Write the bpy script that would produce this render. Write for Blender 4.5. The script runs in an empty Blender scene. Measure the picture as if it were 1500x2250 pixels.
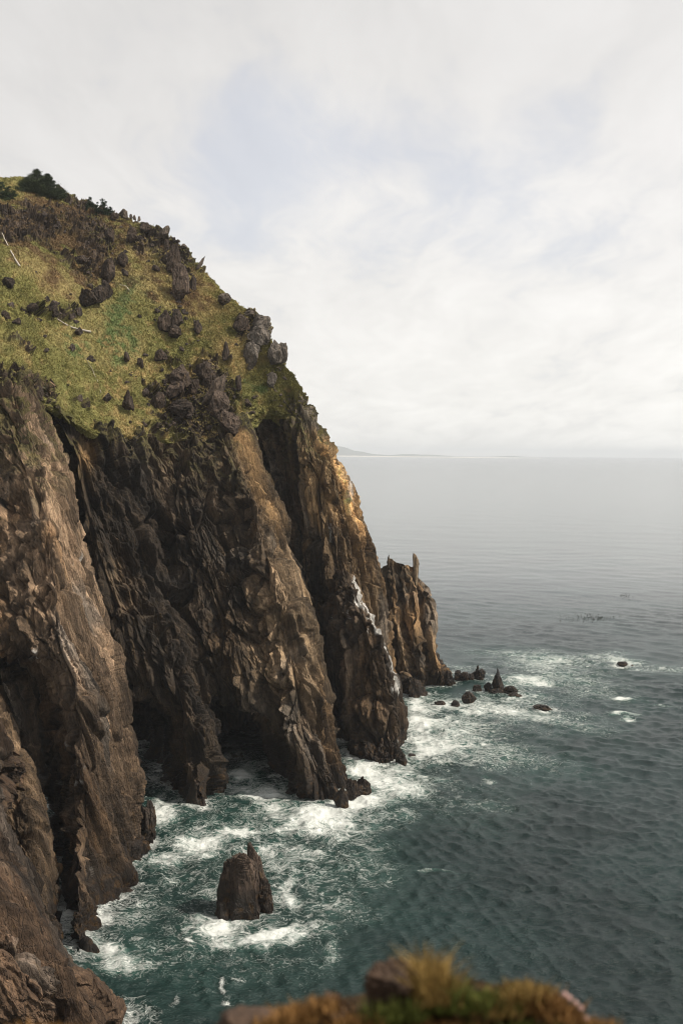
import bpy, math, random
import numpy as np
from mathutils import Vector, Matrix
R = math.radians
S = bpy.context.scene
COL = S.collection
# ------------------------------------------------------------------ camera
H = 70.0; F = 35.0 / 36.0 * 2250.0; V0 = 994.0; ROLL = math.radians(.5)
PITCH = math.atan((1125 - V0) / F)
cd = bpy.data.cameras.new('camera'); cam = bpy.data.objects.new('camera', cd); COL.objects.link(cam)
cam.location = (0, 0, H); cam.rotation_euler = (Matrix.Rotation(math.pi / 2 - PITCH, 3, 'X') @ Matrix.Rotation(ROLL, 3, 'Z')).to_euler()
cd.sensor_fit = 'VERTICAL'; cd.sensor_height = 36; cd.lens = 35
cd.clip_start = 0.1; cd.clip_end = 120000
cd.dof.use_dof = True; cd.dof.focus_distance = 230; cd.dof.aperture_fstop = 2.0
S.camera = cam
S.view_settings.view_transform = 'Standard'; S.view_settings.look = 'None'
S.view_settings.exposure = 0.0; S.view_settings.gamma = 1
S.render.engine = 'CYCLES'
S.cycles.use_denoising = True; S.cycles.filter_width = 1.05; S.cycles.sample_clamp_direct = 6.0; S.cycles.sample_clamp_indirect = 4.0; S.cycles.denoising_prefilter = 'ACCURATE'
S.cycles.max_bounces = 6; S.cycles.diffuse_bounces = 2; S.cycles.glossy_bounces = 3
S.cycles.volume_bounces = 1; S.cycles.caustics_reflective = False; S.cycles.caustics_refractive = False
# ------------------------------------------------------------------ light
SUN_EL, SUN_AZ = 47.0, 103.0        # azimuth clockwise from +Y (the view direction)
sd = bpy.data.lights.new('sun', 'SUN'); sun = bpy.data.objects.new('sun', sd); COL.objects.link(sun)
sd.energy = 5.0; sd.angle = R(1.2); sd.color = (1.0, 0.92, 0.80)
tosun = Vector((math.sin(R(SUN_AZ)) * math.cos(R(SUN_EL)), math.cos(R(SUN_AZ)) * math.cos(R(SUN_EL)), math.sin(R(SUN_EL))))
sun.rotation_euler = tosun.to_track_quat('Z', 'Y').to_euler()


class NT:
    def __init__(s, tree): s.t = tree; s.n = tree.nodes; s.l = tree.links
    def new(s, typ, **kw):
        n = s.n.new(typ)
        for k, v in kw.items(): setattr(n, k, v)
        return n
    def put(s, sock, v):
        if v is None: return
        if hasattr(v, 'is_output'): s.l.new(v, sock)
        else: sock.default_value = v
    def math(s, op, a, b=None, c=None, clamp=False):
        n = s.new('ShaderNodeMath', operation=op, use_clamp=clamp)
        for i, v in enumerate((a, b, c)):
            if v is not None: s.put(n.inputs[i], v)
        return n.outputs[0]
    def vm(s, op, a, b=None):
        n = s.new('ShaderNodeVectorMath', operation=op)
        s.put(n.inputs[0], a)
        if b is not None: s.put(n.inputs[1], b)
        return n.outputs['Value'] if op in ('LENGTH', 'DOT_PRODUCT', 'DISTANCE') else n.outputs[0]
    def noise(s, vec, scale=1, detail=4, rough=.5, dist=0, out=0, ntype='FBM'):
        n = s.new('ShaderNodeTexNoise', noise_type=ntype)
        s.put(n.inputs['Vector'], vec)
        n.inputs['Scale'].default_value = scale; n.inputs['Detail'].default_value = detail
        n.inputs['Roughness'].default_value = rough; n.inputs['Distortion'].default_value = dist
        return n.outputs[out]
    def vor(s, vec, scale=1, feature='F1', out='Distance', rnd=1):
        n = s.new('ShaderNodeTexVoronoi', feature=feature)
        s.put(n.inputs['Vector'], vec); n.inputs['Scale'].default_value = scale; n.inputs['Randomness'].default_value = rnd
        return n.outputs[out]
    def ss(s, x, a, b, c=0.0, d=1.0):
        n = s.new('ShaderNodeMapRange', interpolation_type='SMOOTHSTEP')
        for i, v in enumerate((x, a, b, c, d)): s.put(n.inputs[i], v)
        return n.outputs[0]
    def lin(s, x, a, b, c=0.0, d=1.0):
        n = s.new('ShaderNodeMapRange')
        for i, v in enumerate((x, a, b, c, d)): s.put(n.inputs[i], v)
        return n.outputs[0]
    def mix(s, f, a, b, blend='MIX'):
        n = s.new('ShaderNodeMix', data_type='RGBA', blend_type=blend)
        s.put(n.inputs[0], f)
        for i, v in ((6, a), (7, b)):
            if isinstance(v, tuple) and len(v) == 3: v = v + (1,)
            s.put(n.inputs[i], v)
        return n.outputs[2]
    def map(s, vec, scale=(1, 1, 1), rot=(0, 0, 0)):
        n = s.new('ShaderNodeMapping'); s.put(n.inputs[0], vec)
        n.inputs['Scale'].default_value = scale; n.inputs['Rotation'].default_value = rot
        return n.outputs[0]
    def attr(s, name, out='Color'):
        n = s.new('ShaderNodeAttribute'); n.attribute_name = name; return n.outputs[out]
    def bump(s, h, strength=.5, dist=1, normal=None):
        n = s.new('ShaderNodeBump'); n.inputs['Strength'].default_value = strength; n.inputs['Distance'].default_value = dist
        s.put(n.inputs['Height'], h)
        if normal is not None: s.put(n.inputs['Normal'], normal)
        return n.outputs[0]


w = bpy.data.worlds.new('World'); S.world = w; w.use_nodes = True
t = NT(w.node_tree); t.n.clear()
sky = t.new('ShaderNodeTexSky', sky_type='NISHITA'); sky.sun_disc = False
sky.sun_elevation = R(SUN_EL); sky.sun_rotation = R(SUN_AZ); sky.air_density = 1.0; sky.dust_density = 2.0; sky.altitude = 70
dirv = t.new('ShaderNodeTexCoord').outputs['Generated']
sx = t.new('ShaderNodeSeparateXYZ'); t.l.new(dirv, sx.inputs[0])
dz = t.math('ADD', t.math('MAXIMUM', sx.outputs[2], 0.0), 0.16)
cb = t.new('ShaderNodeCombineXYZ')
t.l.new(t.math('DIVIDE', sx.outputs[0], dz), cb.inputs[0]); t.l.new(t.math('DIVIDE', sx.outputs[1], dz), cb.inputs[1])
cp = cb.outputs[0]
wr = t.vm('ADD', cp, t.vm('SCALE', t.noise(cp, 1.3, 3, .5, out=1), None))
t.n[-1]
wcp = t.vm('ADD', cp, t.vm('MULTIPLY', t.vm('SUBTRACT', t.noise(cp, .9, 4, .55, out=1), (.5, .5, .5)), (.55, .55, 0)))
n1 = t.noise(t.map(wcp, (1.0, .75, 1), (0, 0, .5)), 1.15, 8, .60, .25)
n2 = t.noise(t.map(wcp, (1.5, .55, 1), (0, 0, -.5)), 2.6, 9, .60, .15)
def skyblob(u, v, ru, rv):
    """a patch of thinner cloud at a real direction of the sky"""
    x = (u - 750) / F; z = (1125 - v) / F
    d = Vector((x, math.cos(PITCH) + z * math.sin(PITCH), -math.sin(PITCH) + z * math.cos(PITCH))).normalized()
    dd = t.vm('SUBTRACT', dirv, tuple(d))
    dd = t.vm('MULTIPLY', dd, (F / ru, F / ru * .6, F / rv))
    return t.ss(t.vm('LENGTH', dd), 0.0, 1.0, 1.0, 0.0)
blue = t.math('ADD', skyblob(640, 285, 300, 190), t.math('MULTIPLY', skyblob(1080, 430, 480, 300), .8))
blue = t.math('ADD', blue, t.math('MULTIPLY', skyblob(560, 470, 420, 190), .8))
cov = t.math('ADD', t.math('MULTIPLY', n1, .75), t.math('MULTIPLY', n2, .85))
cov = t.math('SUBTRACT', t.math('SUBTRACT', cov, 0.095), t.math('MULTIPLY', blue, .24))
cov = t.ss(cov, 0.36, 0.68, 0.55, 1.0)
low = t.ss(sx.outputs[2], 0.0, 0.17, 1.0, 0.0)
cov = t.math('MAXIMUM', cov, low)
br = t.lin(n2, .3, .7, .92, 1.06)
br = t.math('MULTIPLY', br, t.lin(n1, .3, .75, .94, 1.04))
tg = t.ss(sx.outputs[2], .15, .55, 1.0, .84)
# the brighter part of the veil lies towards the right (sun side)
br = t.math('MULTIPLY', t.math('MULTIPLY', br, tg), t.lin(sx.outputs[0], -.35, .3, .94, 1.06))
cl = t.mix(t.ss(sx.outputs[2], 0, .3), (9.4, 9.25, 8.85), (8.8, 8.65, 8.5))
cl = t.vm('MULTIPLY', cl, t.new('ShaderNodeCombineXYZ').outputs[0])
cxyz = t.n[-2] if False else None
comb = [n for n in t.n if n.bl_idname == 'ShaderNodeCombineXYZ'][-1]
for i in range(3): t.l.new(br, comb.inputs[i])
skyc = t.vm('MULTIPLY', sky.outputs[0], (2.2, 2.0, 1.75))
skyc = t.mix(.72, skyc, (6.3, 6.7, 8.0))
bg = t.new('ShaderNodeBackground'); bg.inputs['Strength'].default_value = 0.1
t.l.new(t.mix(cov, skyc, cl), bg.inputs['Color'])
wo = t.new('ShaderNodeOutputWorld'); t.l.new(bg.outputs[0], wo.inputs[0])

# ------------------------------------------------------------------ helpers
def tag(o, label=None, cat=None, group=None, kind=None):
    if label: o['label'] = label
    if cat: o['category'] = cat
    if group: o['group'] = group
    if kind: o['kind'] = kind
    return o
def raydir(u, v):
    u = np.asarray(u, float); v = np.asarray(v, float)
    x = (u - 750) / F; z = (1125 - v) / F
    x, z = x * math.cos(ROLL) - z * math.sin(ROLL), x * math.sin(ROLL) + z * math.cos(ROLL)
    return np.stack([x, math.cos(PITCH) + z * math.sin(PITCH), -math.sin(PITCH) + z * math.cos(PITCH)], -1)
def at(u, v, D):
    d = raydir(u, v); return np.array([0, 0, H]) + d * (np.asarray(D, float) / d[..., 1])[..., None]
def onsea(u, v, z=0.0):
    d = raydir(u, v); return np.array([0, 0, H]) + d * ((z - H) / d[..., 2])[..., None]
def project(P):
    q = P - np.array([0, 0, H])
    fy = q[..., 1] * math.cos(PITCH) - q[..., 2] * math.sin(PITCH)
    uy = q[..., 1] * math.sin(PITCH) + q[..., 2] * math.cos(PITCH)
    x = q[..., 0] / fy; z = uy / fy
    x, z = x * math.cos(ROLL) + z * math.sin(ROLL), -x * math.sin(ROLL) + z * math.cos(ROLL)
    return 750 + F * x, 1125 - F * z, fy

U32 = np.uint32
def hsh(ix, iy, iz, seed):
    h = (ix.astype(np.int64) * 374761393 + iy.astype(np.int64) * 668265263 + iz.astype(np.int64) * 2147483647 + seed * 974711) & 0xFFFFFFFF
    h = ((h ^ (h >> 13)) * 1274126177) & 0xFFFFFFFF
    h = ((h ^ (h >> 16)) * 2246822519) & 0xFFFFFFFF
    return (h ^ (h >> 15))
def r01(h, k=0):
    if k: h = ((h + k * 0x9E3779B1) * 1103515245 + 12345) & 0xFFFFFFFF; h = h ^ (h >> 14)
    return (h & 0xFFFFFF).astype(np.float32) / 16777216.0
def vnoise(q, seed=0):
    i = np.floor(q).astype(np.int64); f = (q - i).astype(np.float32); f = f * f * f * (f * (f * 6 - 15) + 10)
    out = 0
    for a in (0, 1):
        for b in (0, 1):
            for c in (0, 1):
                wgt = (f[:, 0] if a else 1 - f[:, 0]) * (f[:, 1] if b else 1 - f[:, 1]) * (f[:, 2] if c else 1 - f[:, 2])
                out = out + wgt * r01(hsh(i[:, 0] + a, i[:, 1] + b, i[:, 2] + c, seed))
    return out * 2 - 1
def fbm(q, octs=4, seed=0, gain=.5, lac=2.03, ridged=False):
    s = 0; a = 1; tot = 0
    for o in range(octs):
        n = vnoise(q * lac ** o + o * 17.3, seed + o * 7)
        if ridged: n = 1 - 2 * np.abs(n)
        s = s + a * n; tot += a; a *= gain
    return s / tot
def plates(q, seed=0, tilt=.5):
    """cells with a random level and a random tilt: flat facets with sharp steps. returns height 0..1, cell random, edge"""
    q = q.astype(np.float64); i = np.floor(q).astype(np.int64); f = (q - i).astype(np.float32)
    n = len(q); best = np.full(n, 9e9, np.float32); sec = np.full(n, 9e9, np.float32); bh = np.zeros(n, np.int64); bd = np.zeros((n, 3), np.float32)
    for a in (-1, 0, 1):
        for b in (-1, 0, 1):
            for c in (-1, 0, 1):
                h = hsh(i[:, 0] + a, i[:, 1] + b, i[:, 2] + c, seed)
                d = np.stack([a + .08 + .84 * r01(h, 1) - f[:, 0], b + .08 + .84 * r01(h, 2) - f[:, 1], c + .08 + .84 * r01(h, 3) - f[:, 2]], 1)
                dd = (d * d).sum(1)
                m = dd < best
                sec = np.where(m, best, np.minimum(sec, dd))
                best = np.where(m, dd, best); bh = np.where(m, h, bh); bd[m] = d[m]
    hgt = r01(bh, 4)
    tl = np.stack([r01(bh, 5), r01(bh, 6), r01(bh, 7)], 1) * 2 - 1
    return hgt + tilt * (tl * -bd).sum(1), r01(bh, 8), np.sqrt(sec) - np.sqrt(best)

def sstep(x, a, b):
    y = np.clip((x - a) / (b - a), 0, 1); return y * y * (3 - 2 * y)
def meshobj(name, V, Fc, mat=None, parent=None, smooth=False, attrs=None, loc=None):
    me = bpy.data.meshes.new(name)
    V = np.asarray(V, np.float32); Fc = np.asarray(Fc, np.int32)
    if loc is not None: V = V - np.asarray(loc, np.float32)
    k = Fc.shape[1]
    me.vertices.add(len(V)); me.vertices.foreach_set('co', V.ravel())
    me.loops.add(Fc.size); me.loops.foreach_set('vertex_index', Fc.ravel())
    me.polygons.add(len(Fc)); me.polygons.foreach_set('loop_start', np.arange(0, Fc.size, k, dtype=np.int32))
    me.polygons.foreach_set('loop_total', np.full(len(Fc), k, np.int32))
    me.polygons.foreach_set('use_smooth', np.full(len(Fc), smooth))
    me.update(calc_edges=True)
    for an, av in (attrs or {}).items():
        if av.ndim == 2:
            A = me.attributes.new(an, 'FLOAT_COLOR', 'POINT')
            A.data.foreach_set('color', np.concatenate([av, np.ones((len(av), 1))], 1).astype(np.float32).ravel())
        else:
            A = me.attributes.new(an, 'FLOAT', 'POINT'); A.data.foreach_set('value', av.astype(np.float32))
    if mat: me.materials.append(mat)
    o = bpy.data.objects.new(name, me); COL.objects.link(o)
    if loc is not None: o.location = tuple(float(x) for x in loc)
    if parent is not None:
        o.parent = parent
    return o
def crom(P, x):
    """Catmull-Rom of P (n,...) at parameters x"""
    n = len(P); i = np.clip(np.floor(x).astype(int), 0, n - 2); f = (x - i)
    f = f.reshape((-1,) + (1,) * (P.ndim - 1))
    p1 = P[i]; p2 = P[i + 1]
    p0 = np.where((i > 0).reshape(f.shape), P[np.maximum(i - 1, 0)], 2 * p1 - p2)
    p3 = np.where((i < n - 2).reshape(f.shape), P[np.minimum(i + 2, n - 1)], 2 * p2 - p1)
    T = .35
    m1 = T * (p2 - p0); m2 = T * (p3 - p1)
    return (2 * f**3 - 3 * f**2 + 1) * p1 + (f**3 - 2 * f**2 + f) * m1 + (-2 * f**3 + 3 * f**2) * p2 + (f**3 - f**2) * m2
def loft(net, sp):
    """net (rows, cols, 3) world points -> dense grid with about sp metres between vertices"""
    def params(P):   # P (n, m, 3): spacing along axis 0
        x = np.linspace(0, len(P) - 1, 40 * len(P)); q = crom(P, x)
        L = np.linalg.norm(np.diff(q, axis=0), axis=2); L = np.percentile(L, 70, axis=1); c = np.concatenate([[0], np.cumsum(L)])
        n = max(8, int(c[-1] / sp)); return np.interp(np.linspace(0, c[-1], n), c, x)
    xr = params(net); xc = params(net.transpose(1, 0, 2))
    G = crom(net, xr); G = crom(G.transpose(1, 0, 2), xc).transpose(1, 0, 2)
    return G, xr, xc
def gridfaces(nr, nc):
    i = np.arange(nr * nc).reshape(nr, nc)
    return np.stack([i[:-1, :-1].ravel(), i[1:, :-1].ravel(), i[1:, 1:].ravel(), i[:-1, 1:].ravel()], 1)
def gnormals(G):
    a = np.gradient(G, axis=0); b = np.gradient(G, axis=1); n = np.cross(a, b)
    n /= np.linalg.norm(n, axis=2, keepdims=True) + 1e-9
    return n
def blur(A, k):
    for ax in (0, 1):
        for _ in range(2):
            c = np.cumsum(np.concatenate([np.repeat(A.take([0], ax), k + 1, ax), A, np.repeat(A.take([-1], ax), k, ax)], ax), ax)
            n = A.shape[ax]
            A = (c.take(range(2 * k + 1, 2 * k + 1 + n), ax) - c.take(range(0, n), ax)) / (2 * k + 1)
    return A

# ------------------------------------------------------------------ materials
def mat(name):
    m = bpy.data.materials.new(name); m.use_nodes = True; k = NT(m.node_tree); k.n.clear()
    p = k.new('ShaderNodeBsdfPrincipled'); o = k.new('ShaderNodeOutputMaterial'); k.l.new(p.outputs[0], o.inputs[0])
    return m, k, p
def rock_material(name, slant=.25, obj=False, wet=True):
    m, k, p = mat(name)
    tc = k.new('ShaderNodeTexCoord').outputs['Object']
    geo = k.new('ShaderNodeNewGeometry')
    col = k.attr('Col')
    q = k.map(k.map(tc, (1, 1, 1), (0, slant, 0)), (1, 1, .14))
    a = k.noise(q, .55, 8, .65, .6); b = k.noise(tc, 2.2, 6, .7); c = k.noise(q, 2.6, 6, .7, .8)
    f = k.math('MULTIPLY', k.lin(a, .3, .72, .5, 1.5), k.lin(c, .3, .72, .5, 1.5))
    f = k.math('MULTIPLY', f, k.lin(b, .3, .7, .8, 1.2))
    comb = k.new('ShaderNodeCombineXYZ')
    for i in range(3): k.l.new(f, comb.inputs[i])
    base = k.vm('MULTIPLY', col, comb.outputs[0])
    # rusty and grey lichen patches
    lich = k.ss(k.noise(q, .9, 6, .7, 1.2), .56, .68)
    base = k.mix(k.math('MULTIPLY', lich, .5), base, k.mix(.6, base, (.20, .125, .05)))
    li2 = k.ss(k.noise(q, 1.7, 6, .72, .6), .58, .72)
    base = k.mix(k.math('MULTIPLY', li2, .4), base, k.vm('MULTIPLY', base, (2.0, 1.85, 1.65)))
    # thin dark cracks
    cr = k.vor(k.vm('ADD', q, k.vm('MULTIPLY', k.noise(tc, 1.2, 3, .5, out=1), (.8, .8, .8))), .8, 'DISTANCE_TO_EDGE')
    crk = k.ss(cr, 0, .035, 1, 0)
    base = k.mix(k.math('MULTIPLY', crk, .35), base, (.018, .014, .011))
    rough = .85
    if wet:
        z = k.new('ShaderNodeSeparateXYZ'); k.l.new(geo.outputs['Position'], z.inputs[0])
        zz = k.math('ADD', z.outputs[2], k.math('MULTIPLY', k.noise(tc, .25, 4, .6), -8))
        wf = k.ss(zz, -.6, 2.6, 1, 0)
        weed = k.ss(k.noise(tc, .9, 6, .7), .5, .62)
        wc = k.mix(k.math('MULTIPLY', weed, .7), (.020, .015, .012), (.085, .045, .014))
        base = k.mix(k.math('MULTIPLY', wf, .9), base, wc)
        rough = k.lin(wf, 0, 1, .88, .45)
    k.put(p.inputs['Base Color'], base); k.put(p.inputs['Roughness'], rough)
    p.inputs['Specular IOR Level'].default_value = .3
    hb = k.math('ADD', k.math('MULTIPLY', c, .9), k.math('MULTIPLY', b, .5))
    hb = k.math('ADD', hb, k.math('MULTIPLY', k.math('SUBTRACT', 1.0, crk), .35))
    hb = k.math('ADD', hb, k.math('MULTIPLY', k.noise(tc, 9, 4, .7), .12))
    k.l.new(k.bump(hb, 1.0, .6), p.inputs['Normal'])
    return m
M_rock = rock_material('cliff_rock', .25)
M_rock2 = rock_material('cliff_rock_steep', .12)
M_boulder = rock_material('boulder_rock', .1, wet=False)

def hill_material():
    m, k, p = mat('hillside_turf')
    tc = k.new('ShaderNodeTexCoord').outputs['Object']
    col = k.attr('Col'); g = k.attr('grass', 'Fac')
    a = k.noise(tc, .6, 8, .7); b = k.noise(k.map(tc, (1, 1, 1.8)), 3.2, 6, .75); c = k.noise(tc, .14, 5, .6)
    f = k.math('MULTIPLY', k.lin(a, .3, .7, .7, 1.3), k.lin(b, .3, .7, .55, 1.45))
    comb = k.new('ShaderNodeCombineXYZ')
    for i in range(3): k.l.new(f, comb.inputs[i])
    base = k.vm('MULTIPLY', col, comb.outputs[0])
    dk = k.math('MULTIPLY', k.ss(b, .36, .28), .0)
    base = k.mix(k.math('MULTIPLY', k.ss(k.noise(tc, 1.6, 6, .7), .56, .68), .45), base, (.17, .125, .05))
    k.put(p.inputs['Base Color'], base); p.inputs['Roughness'].default_value = .95
    p.inputs['Specular IOR Level'].default_value = .1
    hb = k.math('ADD', k.math('MULTIPLY', a, 1.0), k.math('MULTIPLY', b, .5))
    k.l.new(k.bump(hb, .9, .5), p.inputs['Normal'])
    return m
M_hill = hill_material()
def attr_mat(name, rough=.9, trans=0.0, spec=.1):
    m, k, p = mat(name)
    tc = k.new('ShaderNodeTexCoord').outputs['Object']
    f = k.lin(k.noise(tc, 7, 3, .6), .3, .7, .75, 1.25)
    comb = k.new('ShaderNodeCombineXYZ')
    for i in range(3): k.l.new(f, comb.inputs[i])
    k.put(p.inputs['Base Color'], k.vm('MULTIPLY', k.attr('Col'), comb.outputs[0]))
    p.inputs['Roughness'].default_value = rough; p.inputs['Specular IOR Level'].default_value = spec
    return m
M_blade = attr_mat('grass_blades'); M_leaf = attr_mat('needles'); M_wood = attr_mat('bleached_wood')

# ------------------------------------------------------------------ cliff sheets
SHORE = []; SHEETS = {}
def sheet(name, cols, mt, sp=.3, slant=.25, disp=1.0, tint=None, seed=0, top_tuck=True, down=7, colf=None, amp=(4.2, 2.6, 1.15, .45), kind='structure'):
    nr = len(cols[0]); nc = len(cols); net = np.zeros((nr, nc, 3))
    for j, c in enumerate(cols):
        for i, p in enumerate(c):
            net[i, j] = onsea(p[0], p[1]) if len(p) == 2 else at(p[0], p[1], p[2])
    rows = [net[i] for i in range(nr)]
    if top_tuck: rows.insert(0, rows[0] + np.array([0, 12, 3.0]))
    rows.append(rows[-1] + np.array([0, -1.0, -down]))
    net = np.array(rows)
    G, xr, xc = loft(net, sp); N = gnormals(G)
    c = G.reshape(-1, 3).mean(0)
    Ns = blur(N, 12); Ns /= np.linalg.norm(Ns, axis=2, keepdims=True) + 1e-9
    P = G.reshape(-1, 3); n = Ns.reshape(-1, 3)
    # bedding frame
    b = np.array([math.sin(slant), .08, -math.cos(slant)]); b /= np.linalg.norm(b)
    a = np.array([math.cos(slant), .25, math.sin(slant)]); a -= b * (a @ b); a /= np.linalg.norm(a); cc = np.cross(a, b)
    q = np.stack([P @ a, P @ b, P @ cc], 1)
    wv = np.stack([fbm(q * np.array([.06, .02, .06]), 3, seed + 50 + k) for k in range(3)], 1)
    q1 = q + wv * np.array([.9, 3, .9])
    d = amp[0] * fbm(q1 * np.array([.06, .011, .06]), 3, seed + 1, ridged=True) * .6
    h1, c1, e1 = plates(q1 * np.array([1 / 5.0, 1 / 38., 1 / 6.5]), seed + 2, .85)
    h2, c2, e2 = plates((q1 + wv[:, ::-1]) * np.array([1 / 2.0, 1 / 16., 1 / 2.7]), seed + 3, .9)
    q3 = q + .6 * wv + np.stack([vnoise(q * .8, seed + 71), vnoise(q * .5, seed + 72), vnoise(q * .8, seed + 73)], 1) * .25
    h3, c3, e3 = plates(q3 * np.array([1 / .85, 1 / 4.6, 1 / 1.1]), seed + 4, 1.)
    d = .75 * d + 1.25 * amp[1] * (h1 - .5) + 1.25 * amp[2] * (h2 - .5) + amp[3] * (h3 - .5)
    d += 1.5 * fbm(q1 * np.array([.24, .013, .24]), 2, seed + 8, ridged=True)
    d += .28 * fbm(q * np.array([1.1, .10, 1.1]), 3, seed + 9, ridged=True)
    led = (q1[:, 1] + 5 * vnoise(q * np.array([.18, .05, .18]), seed + 80)) / 8.5; li = np.floor(led); lf = led - li
    d += .55 * (r01(hsh(li, np.floor(q1[:, 0] / 6), 0 * li, seed)) - .3) * sstep(lf, 0, .08) * (1 - lf)
    h4, c4, e4 = plates(q3[:, [2, 1, 0]] * np.array([1 / 2.2, 1 / 3.0, 1 / 1.7]), seed + 6, .8)
    blk = sstep(fbm(q * np.array([.05, .05, .05]), 3, seed + 7), -.05, .25)
    d += .7 * blk * (h4 - .5)
    d = d - np.percentile(d, 87)
    # joint clefts between the big slabs
    d -= 1.5 * np.clip(1 - e1 / .07, 0, 1) + .7 * np.clip(1 - e2 / .08, 0, 1) + .28 * np.clip(1 - e3 / .12, 0, 1)
    if isinstance(disp, np.ndarray) or callable(disp): disp = disp(P)
    D_ = (d * disp).reshape(G.shape[:2])
    for ax in (0, 1): D_ = (np.roll(D_, 1, ax) + 2 * D_ + np.roll(D_, -1, ax)) / 4
    Df = (.22 * fbm(q * np.array([2.2, .35, 2.2]), 3, seed + 90, ridged=True) + .10 * fbm(q * np.array([5, 1.2, 5]), 2, seed + 91)).reshape(D_.shape); D_ = D_ + Df
    P2 = P + n * D_.reshape(-1)[:, None]
    G2 = P2.reshape(G.shape)
    N2 = gnormals(G2).reshape(-1, 3)
    # colour
    T = tint(P) if callable(tint) else np.tile(np.array(tint), (len(P), 1))
    m1 = (.60 + .75 * c1) * (.55 + .85 * c2) * (.72 + .56 * c3)
    big = fbm(q * np.array([.05, .02, .05]), 3, seed + 30)
    C = T * np.array([1.07, 1.0, .90]) * (m1 * np.clip(1 + 1.3 * big, .45, 1.8))[:, None]
    st = fbm(q * np.array([.85, .045, .85]), 4, seed + 37); C = C * np.clip(1 + 1.25 * st, .35, 1.9)[:, None]
    warm = sstep(fbm(q * np.array([.11, .03, .11]), 4, seed + 31), .05, .5) * .55
    C = C * (1 - warm[:, None]) + warm[:, None] * (C * np.array([1.35, 1.12, .8]))
    grey = sstep(fbm(q * np.array([.14, .05, .14]), 4, seed + 33), .1, .5) * .6
    lum = C.mean(1, keepdims=True)
    C = C * (1 - grey[:, None]) + grey[:, None] * lum * np.array([1.10, 1.0, .88])
    if colf is not None: C = colf(P2, N2, C, q, seed)
    o = meshobj(name, P2, gridfaces(*G.shape[:2]), mt, smooth=False, attrs={'Col': np.clip(C, 0.005, .9)})
    tag(o, kind=kind)
    z = P2[:, 2]; mk = np.abs(z) < .6
    pts = P2[mk][:, :2]
    if len(pts): SHORE.append(pts[:: max(1, len(pts) // 500)])
    SHEETS[name if name not in SHEETS else name + str(len(SHEETS))] = (P2, N2, G.shape)
    return o

def mossy(P, N, C, q, seed):
    """turf hanging on ledges near the top of the wall"""
    g = sstep(P[:, 2] + 9 * fbm(P * .08, 3, seed + 6), 60, 76) * sstep(N[:, 2] + .6 * fbm(P * .3, 4, seed + 5), .10, .32)
    gc = np.array([.105, .088, .030])
    return C * (1 - g[:, None]) + g[:, None] * gc * (.8 + .4 * vnoise(P * .9, 3))[:, None]
def guano(P, N, C, f):
    return C * (1 - f[:, None]) + f[:, None] * np.array([.62, .60, .56])

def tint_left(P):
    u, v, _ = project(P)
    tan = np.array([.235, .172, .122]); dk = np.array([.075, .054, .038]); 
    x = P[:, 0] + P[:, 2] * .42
    f = sstep(P[:, 2] + 8 * fbm(P * .06, 3, 19), 14, 56)  # rock darkens towards the foot, lens falloff put into the colour
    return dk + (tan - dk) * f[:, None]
def col_left(P, N, C, q, seed):
    C = mossy(P, N, C, q, seed)
    u, v, _ = project(P)
    n = fbm(P * np.array([.5, .5, .16]), 4, 77)
    g = np.exp(-((u - 75) / 60) ** 2 - ((v - 1445) / 28) ** 2) * .9 + np.exp(-((u - 140) / 14) ** 2 - ((v - 1660) / 60) ** 2) * .5 \
        + np.exp(-((u - 170) / 22) ** 2 - ((v - 1235) / 30) ** 2) * .5 + np.exp(-((u - 155) / 40) ** 2 - ((v - 1720) / 8) ** 2) * .6
    return guano(P, N, C, np.clip(sstep(g + 1.3 * n, .75, 1.05), 0, 1) * .6)
# left buttress with the leaning slab
W2 = None
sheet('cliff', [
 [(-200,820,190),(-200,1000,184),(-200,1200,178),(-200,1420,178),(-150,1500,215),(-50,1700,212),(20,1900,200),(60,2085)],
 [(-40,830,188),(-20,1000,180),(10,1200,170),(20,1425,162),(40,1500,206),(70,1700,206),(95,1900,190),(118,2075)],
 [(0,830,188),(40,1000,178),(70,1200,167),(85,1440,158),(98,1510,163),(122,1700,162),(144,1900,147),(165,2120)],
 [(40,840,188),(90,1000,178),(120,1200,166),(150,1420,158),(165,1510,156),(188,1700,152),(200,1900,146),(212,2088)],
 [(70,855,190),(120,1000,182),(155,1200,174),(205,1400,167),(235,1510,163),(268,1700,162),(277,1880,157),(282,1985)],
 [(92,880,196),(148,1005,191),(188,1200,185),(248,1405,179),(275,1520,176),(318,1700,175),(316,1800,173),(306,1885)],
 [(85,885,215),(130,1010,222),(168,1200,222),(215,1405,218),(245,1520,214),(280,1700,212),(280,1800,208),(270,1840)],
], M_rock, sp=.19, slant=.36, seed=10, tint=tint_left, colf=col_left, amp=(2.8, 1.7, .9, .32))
# wall between the near spur and the chute
sheet('cliff', [
 [(-220,1380,168),(-200,1620,155),(-160,1800,146),(-100,2000,138),(-60,2140)],
 [(-60,1420,165),(5,1620,152),(45,1800,143),(90,2000,136),(110,2120)],
 [(-8,1450,168),(52,1620,158),(92,1800,150),(136,2000,142),(150,2105)],
 [(-20,1460,190),(30,1620,185),(70,1800,180),(110,2000,170),(120,2060)],
], M_rock, sp=.19, slant=.30, seed=24, tint=(.075, .054, .036), amp=(2.4, 1.6, .9, .4))
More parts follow.
